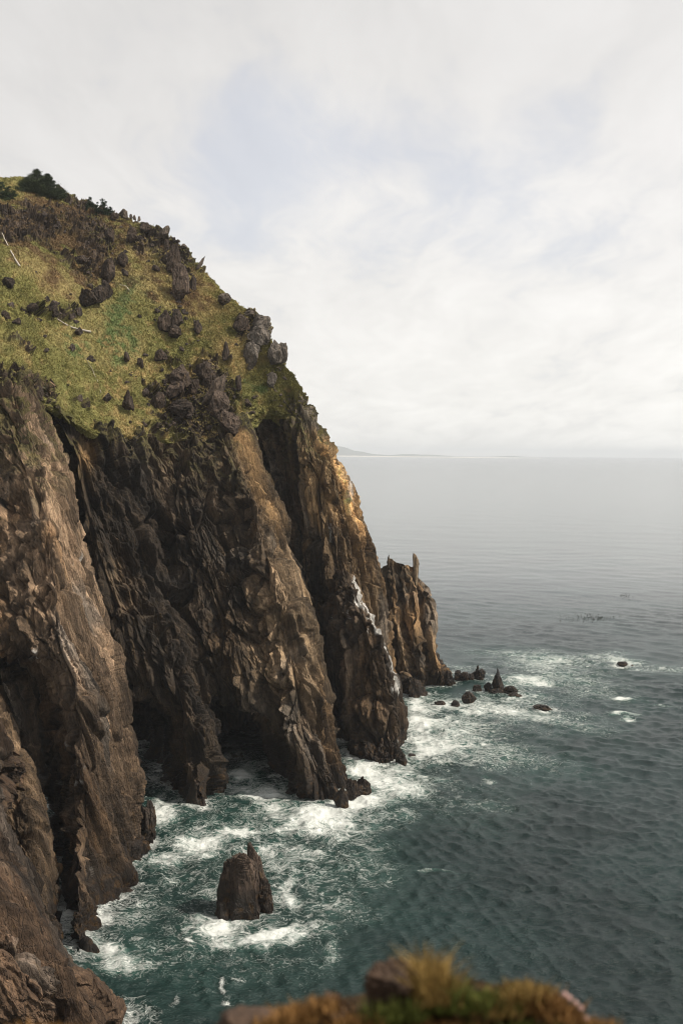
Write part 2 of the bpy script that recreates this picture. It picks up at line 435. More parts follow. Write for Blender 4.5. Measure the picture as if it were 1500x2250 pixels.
# nearest spur, bottom left
sheet('cliff', [
 [(-300,1500,118),(-260,1700,108),(-230,1900,98),(-200,2200,90),(-160,2500)],
 [(-90,1640,118),(-40,1800,108),(20,1960,100),(90,2180,94),(150,2440)],
 [(-12,1770,117),(55,1895,111),(118,2040,105),(170,2150,101),(225,2380)],
 [(0,1785,122),(66,1905,117),(134,2065,111),(232,2240,104),(262,2400)],
 [(-10,1800,150),(50,1910,148),(110,2075,145),(190,2240,140),(220,2300)],
], M_rock, sp=.15, slant=.42, seed=37, tint=(.105, .070, .048), amp=(2.0, 1.5, .8, .35))
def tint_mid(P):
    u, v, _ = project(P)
    dk = np.array([.049, .037, .027]); lt = np.array([.19, .142, .094])  # dark brown rock, deepened further with the cove's shade put into the colour
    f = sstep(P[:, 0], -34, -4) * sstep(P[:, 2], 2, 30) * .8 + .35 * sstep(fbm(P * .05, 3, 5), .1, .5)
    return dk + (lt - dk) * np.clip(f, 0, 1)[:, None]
def col_mid(P, N, C, q, seed):
    C = mossy(P, N, C, q, seed)
    u, v, _ = project(P)
    o = np.exp(-((u - 190) / 16) ** 2 - ((v - 1010) / 45) ** 2) + np.exp(-((u - 545 - (v - 1000) * .42) / 22) ** 2) * sstep(v, 930, 960) * sstep(-v, -1190, -1120)
    o = np.clip(o * (.7 + .8 * fbm(P * .3, 3, 91)), 0, 1)
    return C * (1 - o[:, None]) + o[:, None] * np.array([.34, .21, .095])
MIDNET = [
 [(20,880,225),(60,1000,234),(100,1200,234),(160,1400,232),(220,1600,232),(250,1745)],
 [(90,890,208),(130,1000,212),(192,1200,208),(244,1400,204),(292,1590,238),(322,1730)],
 [(168,940,210),(193,1050,209),(238,1250,205),(294,1420,201),(372,1600,198),(405,1765)],
 [(260,950,219),(290,1080,215),(340,1280,208),(392,1450,200),(425,1620,195),(436,1780)],
 [(330,945,225),(360,1100,221),(400,1280,214),(440,1450,207),(462,1600,202),(478,1735)],
 [(375,950,229),(400,1100,221),(440,1280,213),(470,1450,208),(482,1620,244),(492,1682)],
 [(412,952,231),(440,1100,222),(484,1280,213),(528,1450,206),(562,1625,238),(590,1700)],
 [(450,945,234),(492,1100,225),(535,1280,213),(578,1450,205),(606,1620,199),(658,1752)],
 [(492,930,234),(540,1060,224),(595,1230,211),(640,1420,203),(685,1600,198),(735,1765)],
 [(538,930,242),(588,1080,232),(642,1230,221),(696,1390,213),(742,1560,207),(782,1730)],
 [(552,930,268),(600,1080,268),(650,1230,262),(690,1390,255),(715,1560,248),(735,1700)],
]
for j_, c_ in enumerate(MIDNET):      # one more row, so that the caves open only near the water
    p_, q_ = c_[3], c_[4]; f_ = .66
    dd_ = (q_[2] - p_[2]) * (f_ if j_ not in (1, 5, 6) else .05)
    c_.insert(4, (p_[0] + (q_[0] - p_[0]) * f_, p_[1] + (q_[1] - p_[1]) * f_, p_[2] + dd_))
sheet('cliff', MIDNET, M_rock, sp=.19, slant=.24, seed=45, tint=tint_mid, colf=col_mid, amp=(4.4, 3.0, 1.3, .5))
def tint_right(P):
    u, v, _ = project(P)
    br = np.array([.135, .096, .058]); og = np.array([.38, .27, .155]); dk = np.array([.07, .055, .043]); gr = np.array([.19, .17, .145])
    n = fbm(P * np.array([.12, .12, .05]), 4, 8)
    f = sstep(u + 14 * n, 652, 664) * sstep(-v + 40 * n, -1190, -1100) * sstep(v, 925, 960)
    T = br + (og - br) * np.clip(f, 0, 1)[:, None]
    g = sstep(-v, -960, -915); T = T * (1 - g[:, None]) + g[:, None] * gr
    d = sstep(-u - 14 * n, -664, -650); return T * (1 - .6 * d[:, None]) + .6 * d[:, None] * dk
def col_right(P, N, C, q, seed):
    C = mossy(P, N, C, q, seed)
    u, v, _ = project(P)
    n = fbm(np.stack([P[:, 0] * 1.2, P[:, 1] * 1.2, P[:, 2] * .06], 1), 3, 14)
    g = np.exp(-((u - 728) / 10) ** 2 - ((v - 1170) / 28) ** 2) + .8 * np.exp(-((u - 772) / 10) ** 2 - ((v - 1080) / 45) ** 2)
    return guano(P, N, C, sstep(g + n * .8, .6, .95) * .6)
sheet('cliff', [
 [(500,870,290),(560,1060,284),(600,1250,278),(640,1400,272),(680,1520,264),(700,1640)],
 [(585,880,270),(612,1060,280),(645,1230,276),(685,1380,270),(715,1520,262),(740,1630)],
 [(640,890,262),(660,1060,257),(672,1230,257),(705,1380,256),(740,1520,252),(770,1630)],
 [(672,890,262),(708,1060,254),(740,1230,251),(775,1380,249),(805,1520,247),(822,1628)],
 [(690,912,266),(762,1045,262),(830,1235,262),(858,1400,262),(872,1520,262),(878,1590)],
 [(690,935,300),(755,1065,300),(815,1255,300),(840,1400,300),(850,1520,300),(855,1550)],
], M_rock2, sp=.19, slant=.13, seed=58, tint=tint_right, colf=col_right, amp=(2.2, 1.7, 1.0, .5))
def col_fin(P, N, C, q, seed):
    u, v, _ = project(P)
    cu = np.interp(v, [1255, 1320, 1380, 1440, 1500, 1560, 1620], [775, 812, 838, 858, 872, 882, 886])
    n = fbm(P * np.array([.5, .5, .2]), 4, 14)
    wd = np.interp(v, [1255, 1300, 1370, 1450, 1530, 1600], [26, 34, 36, 13, 13, 2])
    g = np.exp(-((u - cu) / wd) ** 2) * sstep(v, 1250, 1280) * sstep(-v, -1560, -1500)
    return guano(P, N, C, sstep(g + n * 1.5, .78, 1.0) * .85)
sheet('cliff', [
 [(722,1262,262),(708,1330,262),(714,1420,258),(728,1520,250),(742,1600,244),(760,1645)],
 [(738,1250,244),(722,1330,240),(730,1420,236),(744,1520,232),(760,1600,228),(784,1672)],
 [(752,1248,242),(770,1330,234),(782,1420,229),(800,1520,226),(815,1600,224),(830,1685)],
 [(764,1254,242),(805,1325,234),(842,1415,228),(862,1515,225),(872,1600,223),(876,1680)],
 [(772,1262,245),(816,1335,240),(852,1420,236),(878,1520,232),(889,1600,230),(892,1668)],
 [(768,1275,280),(806,1350,275),(840,1430,270),(862,1520,262),(872,1600,255),(874,1625)],
], M_rock2, sp=.18, slant=.16, seed=66, tint=(.075, .057, .042), colf=col_fin, amp=(1.6, 1.5, .9, .42), top_tuck=False)
# far stack of pillars
far = sheet('rock_promontory', [
 [(838,1262,330),(838,1300,330),(842,1360,330),(850,1420,325),(862,1480,318),(875,1490)],
 [(842,1240,303),(842,1290,301),(850,1360,299),(862,1420,297),(874,1480,292),(884,1525)],
 [(856,1216,300),(862,1280,297),(870,1350,294),(884,1420,291),(898,1480,286),(908,1534)],
 [(872,1236,302),(882,1290,302),(890,1350,300),(902,1420,297),(915,1480,292),(930,1530)],
 [(888,1242,301),(898,1290,297),(908,1350,295),(918,1420,292),(930,1480,290),(940,1512)],
 [(902,1240,304),(914,1290,303),(924,1350,301),(932,1420,299),(944,1480,295),(954,1508)],
 [(924,1268,303),(936,1310,298),(944,1360,296),(950,1420,294),(964,1475,292),(978,1508)],
 [(932,1282,306),(954,1318,303),(956,1370,301),(960,1430,299),(978,1465,298),(992,1500)],
 [(928,1290,330),(948,1325,330),(948,1380,330),(952,1430,328),(966,1465,325),(980,1472)],
], M_rock2, sp=.17, slant=.08, seed=79, tint=(.145, .105, .066), amp=(.9, 1.2, .9, .42), top_tuck=False, kind=None)
tag(far, 'tall brown pillared rock promontory standing in the surf beyond the end of the headland', 'rock')

# ------------------------------------------------------------------ grassy slope
gtop = [(-260,372,312),(-60,392,311),(60,402,308),(145,436,305),(210,468,302),(300,500,300),(368,530,296),(438,592,290),(498,655,284),(560,700,278),(606,765,272),(640,835,268),(664,885,266)]
gbot = [(-260,780,188),(-60,812,188),(60,846,192),(110,878,202),(200,935,212),(300,955,222),(380,965,230),(455,960,235),(515,925,240),(570,892,256),(615,905,260),(640,915,262),(655,918,263)]
def hillside():
    a = np.array(gtop, float); b = np.array(gbot, float)
    A = at(a[:, 0], a[:, 1], a[:, 2]); B = at(b[:, 0], b[:, 1], b[:, 2])
    rows = [A + np.array([-6, 70, -30]), A + np.array([-1.5, 12, -1.2]), A]
    for f in (.25, .5, .75):
        rows.append(A * (1 - f) + B * f + np.array([0, 0, 3.2 * math.sin(math.pi * f)]))
    rows += [B, B + np.array([0, 6, -4.5])]
    net = np.array(rows)
    net = np.concatenate([net, net[:, -1:] + np.array([-2, 30, -6])], 1)
    G, xr, xc = loft(net, .3); N = gnormals(G); P = G.reshape(-1, 3); n = blur(N, 6).reshape(-1, 3)
    if n[:, 2].mean() < 0: n = -n
    n /= np.linalg.norm(n, axis=1, keepdims=True) + 1e-9
    u, v, _ = project(P)
    # rocky ground: patches known from their place on the slope
    R_ = fbm(P * .035, 4, 3) * .9 + fbm(P * .16, 3, 4) * .45
    def blob(cu, cv, ru, rv): return np.exp(-((u - cu) / ru) ** 2 - ((v - cv) / rv) ** 2)
    rb = .8 * blob(100, 480, 130, 45) + .5 * blob(20, 510, 60, 45) + .75 * blob(215, 560, 60, 90) + .6 * blob(320, 520, 70, 40) + .8 * blob(395, 590, 45, 60) + .6 * blob(375, 700, 50, 30) + \
        .9 * blob(430, 850, 80, 50) + .8 * blob(440, 930, 100, 35) + 1.1 * blob(560, 715, 40, 45) + 0.6 * blob(615, 800, 22, 50) + .8 * blob(120, 680, 60, 18) + .5 * blob(90, 880, 30, 60) \
        + .55 * blob(30, 860, 40, 40) + .4 * blob(215, 880, 30, 30) + 0.4 * blob(665, 890, 26, 50) + .5 * blob(600, 880, 60, 10)
    tb = np.repeat(sstep(xr, 4.15, 5.0), len(xc)); rb = rb + .3 * blob(450, 630, 25, 50) + .2 * blob(500, 690, 40, 30) + .25 * blob(350, 560, 60, 60) - .3 * blob(590, 850, 60, 50)
    rk = sstep(R_ + rb * 1.5 + .45 * fbm(P * .45, 3, 41) + tb * (.32 - .5 * sstep(u, 510, 560) + .9 * fbm(P * .2, 3, 42)), .64, .88)
    wv = np.stack([vnoise(P * .4, 60 + k) for k in range(3)], 1)
    h1, c1, e1 = plates((P + wv) / 3.4, 21, .7); h2, c2, e2 = plates((P + wv * .6) / 1.3, 22, .8); h3, c3, e3 = plates(P / .55, 23, .8)
    dr = 2.6 * (h1 - .35) + 1.2 * (h2 - .5) + .45 * (h3 - .5)
    dg = 1.6 * fbm(P * .06, 4, 31) + .55 * fbm(P * .5, 3, 33) + .28 * fbm(P * 1.6, 2, 34, ridged=True)
    terr = P[:, 2] * .9 + 1.5 * vnoise(P * .15, 35)    # little sheep-track terraces
    dg += .22 * np.abs(((terr) % 1) - .5) * 2 + .5 * (plates((P + wv) / 1.4, 27, .5)[0] - .5)
    edge = sstep(xr, 0, 1)[:, None] * np.ones((1, len(xc)))
    d = dr * rk + dg * (1 - rk) 
    P2 = P + n * (d - 1.6 * tb * (1 + 1.2 * fbm(P * .22, 3, 43)))[:, None]
    N2 = gnormals(P2.reshape(G.shape)).reshape(-1, 3)
    sl = np.abs(N2[:, 2])
    bare = np.clip(rk * sstep(-sl + .25 * fbm(P * .5, 3, 44), -.78, -.45) + .0, 0, 1)
    # colours of turf
    dry = np.array([.275, .222, .095]); green = np.array([.095, .128, .046]); olive = np.array([.190, .182, .062]); brown = np.array([.085, .050, .030]); straw = np.array([.32, .225, .10])
    n1 = fbm(P * .07, 4, 51); n2 = fbm(P * .3, 4, 52); n3 = fbm(P * np.array([.8, .8, .8]), 3, 53)
    C = olive + (dry - olive) * sstep(n1 + .4 * n2, -.3, .4)[:, None]
    gz = .8 * blob(270, 690, 90, 130) + .6 * blob(130, 800, 60, 120) + .8 * blob(560, 850, 80, 35) + .5 * blob(600, 740, 60, 40) + .5 * blob(20, 720, 40, 90)
    gf = sstep(gz + .8 * n2 + .5 * n1, .5, 1.0); C = C * (1 - gf[:, None]) + green * gf[:, None]
    bf = .85 * sstep(1.0 * blob(90, 500, 190, 75) + .6 * blob(200, 600, 90, 100) + .45 * blob(400, 620, 100, 160) + .5 * blob(420, 880, 100, 60) + .75 * n2 + .45 * n1, .38, .85); C = C * (1 - bf[:, None]) + brown * bf[:, None]
    sf = sstep(n3 + .6 * n2 + .5 * blob(330, 860, 140, 100), .35, .8) * .6; C = C * (1 - sf[:, None]) + straw * sf[:, None]
    rc = np.array([.058, .044, .035]) * (.6 + .8 * c1)[:, None] * (.8 + .4 * c2)[:, None]
    gr = sstep(u, 540, 580) ; rc = rc * (1 + 1.4 * gr[:, None]) * (1 + .1 * gr[:, None] * np.array([0, 1, 2]))
    C = C * (1 - bare[:, None]) + rc * bare[:, None]
    C *= np.clip(1 + .45 * n2 + .35 * n1, .4, 1.7)[:, None]
    o = meshobj('hillside', P2, gridfaces(*G.shape[:2]), M_hill, attrs={'Col': np.clip(C, .005, .8), 'grass': 1 - bare})
    tag(o, kind='structure')
    # tufts
    rng = np.random.default_rng(5)
    vis = (xr > 1.6)[:, None] & (xr < 6.6)[:, None] & (xc < 12)[None]
    idx = np.flatnonzero(vis.ravel() & (bare < .4) & (u > -60))
    idx = rng.choice(idx, min(90000, len(idx)), replace=False)
    idx = np.repeat(idx, 3); m = len(idx)
    p = P2[idx] + rng.normal(0, .14, (m, 3)) * np.array([1, 1, .2])
    p = p + 0; ang = rng.uniform(0, 2 * np.pi, m); hgt = rng.uniform(.12, .42, m) * (1 + .6 * n2[idx])
    wd = .05 + .05 * rng.random(m)
    side = np.stack([np.cos(ang), np.sin(ang), np.zeros(m)], 1) * wd[:, None]
    tip = p + np.stack([rng.normal(0, .16, m), rng.normal(-.1, .16, m), hgt], 1)
    V = np.stack([p - side, p + side, tip], 1).reshape(-1, 3)
    cc = .88 * C[idx] * rng.uniform(.8, 1.25, (m, 1)) * (1 + np.array([.15, .02, 0]) * rng.random((m, 1)))
    g = meshobj('grass', V, np.arange(3 * m).reshape(-1, 3), M_blade, attrs={'Col': np.repeat(np.clip(cc, 0.01, .6), 3, 0)})
    tag(g, 'short dry and green turf covering the steep hillside', 'grass', kind='stuff')
    return P2, N2, u, v, xr, G.shape
HP, HN, HU, HV, HXR, HSH = hillside()
HU, HV, _ = project(HP)
_front = np.repeat((HXR > 1.7), HSH[1])
def hillpoint(u, v):
    d = (HU - u) ** 2 + (HV - v) ** 2
    d = np.where(_front, d, 1e9)
    i = np.argsort(d)[:12]; i = i[np.argmin(HP[i][:, 1])]
    return HP[i]

# ------------------------------------------------------------------ boulders
import bmesh
def ico(sub):
    bm = bmesh.new(); bmesh.ops.create_icosphere(bm, subdivisions=sub, radius=1)
    V = np.array([v.co[:] for v in bm.verts]); Fc = np.array([[v.index for v in f.verts] for f in bm.faces]); bm.free(); return V, Fc
ICO = {k: ico(k) for k in (3, 4, 5, 6)}
def facet_rock(seed, size, sub=4, cuts=16, taper=.3, lean=(0, 0), rough=.06, sharp=.72, turn=0.0, boxy=.8):
    """a convex-cut, then roughened rock; size = full width, depth, height; origin at the base centre"""
    rng = np.random.default_rng(seed); V, Fc = ICO[sub]; V = V.copy()
    V = np.sign(V) * np.abs(V) ** boxy
    for k in range(cuts):
        n = rng.normal(size=3); n /= np.linalg.norm(n); d = rng.uniform(sharp - .14, sharp + .14)
        s = V @ n - d; V = V - np.where(s > 0, s, 0)[:, None] * n
    V = V / np.abs(V).max(0)
    h = (V[:, 2] + 1) / 2
    V[:, :2] *= (1 - taper * np.clip(h, 0, 1) ** 1.2)[:, None]
    q = V * 2.2 + seed * 3.7
    nn = V / (np.linalg.norm(V, axis=1, keepdims=True) + 1e-9)
    hp, cpl, _ = plates(q * 1.1, seed, .8); hp2, cp2, _ = plates(q * 2.7, seed + 1, .8)
    V = V + nn * (rough * (2.4 * (hp - .5) + 1.1 * (hp2 - .5) + .8 * fbm(q * 3, 3, seed)))[:, None]
    V = V * np.array(size) / 2
    V[:, 2] += size[2] / 2
    V[:, 0] += lean[0] * V[:, 2]; V[:, 1] += lean[1] * V[:, 2]
    c, s = math.cos(turn), math.sin(turn)
    V[:, :2] = V[:, :2] @ np.array([[c, s], [-s, c]])
    return V, Fc, cpl, cp2
def boulder(name, seed, pos, size, col=(.075, .062, .054), mt=None, sub=4, **kw):
    V, Fc, a, b = facet_rock(seed, size, sub, **kw)
    C = np.array(col) * ((.7 + .6 * a) * (.85 + .3 * b))[:, None]
    return meshobj(name, V + np.array(pos), Fc, mt or M_boulder, attrs={'Col': C}, loc=pos)

# pixel in the 2x zoom (origin 0,350) : x, y of the foot, width, height, kind
BL = [
 (550,258,38,34,'l','pale upright boulder breaking the skyline right of the small conifer',0),
 (578,264,14,18,'l','thin upright stone right beside the pale skyline boulder',0),
 (594,270,16,18,'l','short blunt stone in the row of three on the skyline',0),
 (614,276,14,20,'l','last stone of the row of three on the skyline',0),
 (512,266,44,26,'d','low dark boulder on the skyline at the foot of the small conifer',0),
 (728,340,44,38,'l','forked jutting boulder on the skyline halfway down the upper slope',.4),
 (812,392,38,14,'l','flat thin slab lying on the skyline above the leaning spike',0),
 (884,478,22,46,'l','leaning spike of rock standing out from the skyline',.5),
 (992,636,66,36,'l','wedge of layered rock jutting from the skyline above the grey crags',.3),
 (1102,696,44,28,'l','small capping block on the left of the grey skyline crags',0),
 (1150,752,78,64,'g','square pale grey block at the shoulder of the skyline',0),
 (1140,812,90,66,'g','broad grey block just under the square skyline block',0),
 (1212,896,60,86,'g','tall grey slab hugging the skyline under the shoulder',0),
 (1242,880,44,70,'g','narrow grey slab at the outermost edge of the skyline',0),
 (1100,902,72,104,'g','tall pointed grey boulder standing alone in the grass near the right skyline',.15),
 (996,874,38,62,'d','upright oblong boulder in the grass left of the tall pointed grey one',0),
 (1064,750,66,62,'d','rough brown outcrop to the left of the square skyline block',0),
 (490,360,42,50,'d','rounded dark boulder in the grass below the small conifer',0),
 (585,364,52,50,'d','dark blocky boulder below the row of skyline stones',0),
 (640,322,52,36,'d','low dark boulder just under the skyline left of the forked one',0),
 (735,396,26,42,'d','slim dark boulder just below the forked skyline boulder',0),
 (766,486,62,92,'d','tall dark boulder leaning above the biggest boulder of the slope',.1),
 (792,610,84,124,'b','biggest smooth brown boulder high on the slope near the skyline',0),
 (852,574,38,54,'d','boulder pressed against the right side of the biggest boulder',0),
 (546,468,46,46,'d','solitary dark boulder in the middle of the upper slope',0),
 (482,528,64,74,'d','dark jagged boulder left of the solitary middle boulder',.2),
 (470,604,64,62,'k','black top boulder of the dark heap in the upper left slope',0),
 (440,634,84,66,'k','broad black boulder of the dark heap in the upper left slope',0),
 (396,640,72,56,'k','lowest left black boulder of the dark heap on the upper left slope',0),
 (690,492,32,22,'d','small stone left of the tall leaning dark boulder',0),
 (368,462,62,28,'d','low dark boulder above the dark heap on the left slope',0),
 (732,742,60,76,'d','left block of the outcrop in the middle of the slope',0),
 (786,736,52,62,'d','right block of the outcrop in the middle of the slope',0),
 (770,778,62,48,'d','lowest block of the outcrop in the middle of the slope',0),
 (870,764,42,48,'d','upright boulder right of the mid slope outcrop',0),
 (800,1002,92,84,'b','large smooth boulder heading the rock pile over the cliff brow',0),
 (776,1040,84,74,'b','large rounded boulder at the lower left of the rock pile over the cliff brow',.1),
 (900,964,72,70,'d','upper right boulder of the rock pile over the cliff brow',0),
 (922,1004,72,58,'d','dark boulder under the upper right one in the rock pile',0),
 (852,1022,60,50,'d','dark boulder in the middle of the rock pile over the cliff brow',0),
 (950,1060,92,112,'h','tilted sharp horn of rock pointing right above the cliff brow',.55),
 (566,1098,56,72,'d','lone dark pyramid boulder in the grass left of the rock pile',0),
 (712,882,54,42,'d','dark boulder above the rock pile beside a dry patch',0),
 (800,842,24,16,'d','very small stone between the mid slope outcrop and the rock pile',0),
 (562,892,28,38,'d','small upright stone in the middle of the grass',0),
 (620,912,32,34,'d','small dark stone to the right of the small upright one',0),
 (1050,1012,30,60,'d','narrow upright stone to the right of the tilted horn',0),
 (1195,998,42,50,'g','grey stone in the grass close to the right skyline',0),
 (1085,1084,44,32,'d','low stone right below the narrow upright stone',0),
 (240,694,62,50,'k','black boulder at the upper end of the long bleached log',0),
 (152,668,54,30,'d','low dark stones left of the long bleached log',0),
 (34,706,44,32,'d','dark stone near the left edge below the bleached trunk',0),
 (46,562,56,42,'k','black stone near the left edge of the grass',0),
 (86,724,40,20,'d','flat little stone near the left edge of the grass',0),
 (172,1054,56,50,'d','dark boulder at the brow of the cliff on the left',0),
 (700,1084,62,52,'d','boulder at the left foot of the rock pile over the cliff brow',0),
 (800,1130,124,62,'k','broad black outcrop under the rock pile on the cliff brow',0),
 (962,1130,100,96,'b','large angular block under the tilted horn',0),
 (1010,1190,110,84,'b','slanting slab below the block under the tilted horn',-.3),
 (982,1216,50,42,'d','small block wedged under the slanting slab on the brow',0),
 (1316,1160,76,124,'b','big brown buttress block capping the orange face',0),
]
COLS = {'l': (.12, .096, .076), 'd': (.054, .038, .028), 'k': (.034, .024, .018), 'g': (.13, .110, .092), 'b': (.080, .057, .043), 'h': (.11, .082, .062)}
for i, (x, y, bw, bh, kd, lab, lean) in enumerate(BL):
    u, v = x / 2, 350 + y / 2
    sky = kd == 'l' and y < 700
    p = hillpoint(u, v)
    D = p[1]
    pos = at(u, v, D + (1.0 if not sky else 0)); 
    s = D / F / 2
    wd, ht = bw * s * 1.18, bh * s * 1.15
    pos = np.array(pos) - np.array([lean * ht * .5, .25 * wd + .6, ht * .2])
    tp = .15 if kd == 'g' else (.75 if (kd == 'h' or 'spike' in lab or 'pointed' in lab or 'pyramid' in lab) else .35)
    o = boulder('boulder', 100 + i, pos, (wd, max(wd, ht * .6) * .9, ht * 1.2), COLS[kd], sub=5 if bw > 40 else 4, taper=tp, lean=(lean, 0), cuts=15, sharp=.74, boxy=.6, rough=.045)
    tag(o, lab, 'boulder', 'boulders on the grassy slope')
# uncountable rubble strewn between them
def rubble():
    rng = np.random.default_rng(9); Vs = []; Fs = []; Cs = []; off = 0
    clusters = [(100,480,70,30,90),(215,570,40,60,80),(320,520,50,25,40),(395,600,25,45,30),(380,700,40,22,30),(430,870,60,50,70),(420,930,80,18,60),(560,720,30,40,40),(608,800,18,50,40),
                (110,682,40,12,16),(60,880,25,50,24),(300,850,80,60,24),(140,740,100,80,18),(460,760,80,70,20),(600,870,40,20,14),(20,470,30,30,30),(350,545,50,20,30)]
    base = ICO[3]
    for cu, cv, ru, rv, n in clusters:
        for k in range(n):
            u = rng.normal(cu, ru * .7); v = rng.normal(cv, rv * .7)
            if u < -30: continue
            d = np.where(_front, (HU - u) ** 2 + (HV - v) ** 2, 1e9); j = int(np.argmin(d))
            if d[j] > 9: continue
            sz = rng.lognormal(.0, .45) * 1.0
            V, Fc, a, b = facet_rock(int(rng.integers(1e6)), (sz * rng.uniform(.8, 1.5), sz, sz * rng.uniform(.5, 1.1)), 3, cuts=10, sharp=.62, turn=rng.uniform(0, 6), lean=(rng.normal(0, .25), 0)) if k % 4 == 0 or not Vs else (Vs_last * rng.uniform(.5, 1.2) , base[1], la, lb)
            Vs_last, la, lb = V, a, b
            Vs.append(V + HP[j] - np.array([0, 0, sz * .25])); Fs.append(Fc + off); off += len(V)
            Cs.append(np.array([.066, .050, .042]) * ((.6 + .8 * a) * rng.uniform(.6, 1.35))[:, None])
    o = meshobj('rubble', np.concatenate(Vs), np.concatenate(Fs), M_boulder, attrs={'Col': np.concatenate(Cs)})
    tag(o, 'loose dark rubble strewn over the grassy slope between the boulders', 'rubble', kind='stuff')
rubble()

# ------------------------------------------------------------------ rocks in the sea
def compose(name, lobes, col, mt, loc, label, cat='rock', group=None, seed=0, boxy=.8):
    """one rock mass made of welded lobes: (dx, dy, size, lean, taper, turn)"""
    Vs = []; Fs = []; Cs = []; off = 0
    for i, (dx, dy, size, lean, tp, turn) in enumerate(lobes):
        V, Fc, a, b = facet_rock(seed + i * 13, size, 6 if size[2] > 6 else 5, cuts=16, taper=tp, lean=lean, rough=.06, sharp=.68 if boxy > .7 else .84, turn=turn, boxy=boxy)
        V[:, 2] -= size[2] * .12 + .3
        Vs.append(V + np.array([dx, dy, 0])); Fs.append(Fc + off); off += len(V)
        q = V * np.array([.5, .5, .2])
        Cs.append(np.array(col) * ((.65 + .7 * a) * (.8 + .4 * b) * (1 + .3 * fbm(q, 3, seed)))[:, None])
    V = np.concatenate(Vs); o = meshobj(name, V + np.array(loc), np.concatenate(Fs), mt, attrs={'Col': np.concatenate(Cs)}, loc=loc)
    m = np.abs(V[:, 2] + 0) < .5; pts = V[m][:, :2] + np.array(loc)[:2]
    if len(pts): SHORE.append(pts[:: max(1, len(pts) // 60)])
    return tag(o, label, cat, group)
def wp(u, v): return onsea(u, v)
def m_px(u, v): return wp(u, v)[1] / F   # metres per photo pixel at that waterline
def searock(u, v, wpx, hpx, label, col=(.06, .045, .037), lean=(0, 0), tp=.35, dep=.8, extra=(), seed=0, name='sea_rock', boxy=.8):
    k = m_px(u, v); p = wp(u, v - hpx * .10); p[2] = 0
    lobes = [(0, 0, (wpx * k, wpx * k * dep, hpx * k * 1.15), lean, tp, 0)]
    for (du, dd, w_, h_, ln, t_) in extra: lobes.append((du * k, dd * k, (w_ * k, w_ * k * .8, h_ * k * 1.15), ln, t_, 0))
    return compose(name, lobes, col, M_rock2, p, label, seed=seed + int(u * 3), boxy=boxy)
searock(528, 2026, 112, 150, 'large brown sea stack with a split shard standing alone in the cove', (.085, .060, .045), (.03, .05), .16, .8,
        extra=((42, 22, 60, 156, (-.10, .1), .38), (-36, -10, 46, 60, (0, 0), .4), (56, 10, 44, 84, (0, 0), .4), ), seed=6, name='sea_stack', boxy=.4)
searock(1094, 1528, 34, 66, 'dark pointed needle rock rising from the surf off the promontory', (.055, .052, .052), (-.06, 0), .8, .8, extra=((-22, 8, 26, 24, (0, 0), .4), (22, -4, 56, 18, (0, 0), .3), (-8, -10, 40, 16, (0, 0), .3)), seed=1)
searock(1030, 1550, 40, 30, 'brown angular boulder in white foam left of the needle rock', (.15, .11, .075), seed=2)
searock(1000, 1555, 24, 18, 'small dark boulder touching the left of the brown angular one', seed=3)
searock(966, 1550, 32, 12, 'flat dark rock awash nearest the foot of the promontory', seed=4)
searock(1048, 1522, 22, 20, 'little round rock between the promontory and the needle rock', (.10, .07, .05), seed=5)
searock(1130, 1534, 42, 14, 'low flat dark rock at the right foot of the needle rock', seed=6)
searock(1190, 1562, 50, 18, 'isolated low dark rock with foam around it right of the needle rock', seed=7)
searock(1366, 1465, 30, 14, 'dark rounded rock far out on the right with a wash of foam', seed=8, extra=((20, 0, 14, 5, (0, 0), .3),))
searock(1020, 1498, 34, 22, 'jagged low reef at the right foot of the promontory', (.04, .03, .025), seed=9, extra=((-16, 4, 24, 26, (0, 0), .5), (14, 2, 26, 18, (0, 0), .4)))
searock(1052, 1497, 36, 28, 'jagged reef with a small grey peak between promontory and needle rock', (.05, .045, .043), seed=10, extra=((-4, 6, 16, 38, (.05, 0), .8),))
searock(985, 1508, 26, 34, 'dark weedy block against the right side of the promontory foot', (.04, .03, .024), seed=11)
searock(910, 1538, 36, 48, 'dark blocky rock at the left foot of the promontory', (.075, .055, .042), seed=12)
searock(796, 1752, 46, 44, 'brown boulder in foam at the foot of the main buttress', (.09, .062, .045), seed=13, extra=((-24, -20, 40, 48, (0, 0), .5),))
searock(750, 1778, 42, 50, 'dark weedy rock at the outer tip of the main buttress', (.05, .034, .025), seed=14)
searock(326, 1866, 52, 112, 'dark square pillar rock against the left buttress above the cove foam', (.05, .038, .03), (0, 0), .12, .9, seed=15)
searock(487, 1735, 24, 28, 'small dark round rock at the mouth of the sea cave', (.035, .026, .022), seed=16)
searock(888, 1624, 16, 30, 'small knob of rock against the seaward side of the white streaked fin', (.05, .04, .032), seed=17)
searock(905, 1664, 26, 10, 'low rock awash beside the tip of the white streaked fin', (.04, .03, .026), seed=18)
searock(880, 1684, 30, 40, 'weedy block at the base of the white streaked fin', (.06, .043, .03), seed=19)
# upright finger on the promontory crest is a loose blade of rock
pp = at(914, 1262, 303); k = 303 / F
blade = boulder('rock_needle', 77, pp - np.array([0, 0, 4.5]), (21 * k, 16 * k, 60 * k + 4.5), (.26, .19, .12), M_rock2, 5, taper=.25, cuts=18, rough=.03, lean=(-.04, 0), sharp=.6)
tag(blade, 'thin upright finger of rock on top of the promontory', 'rock')

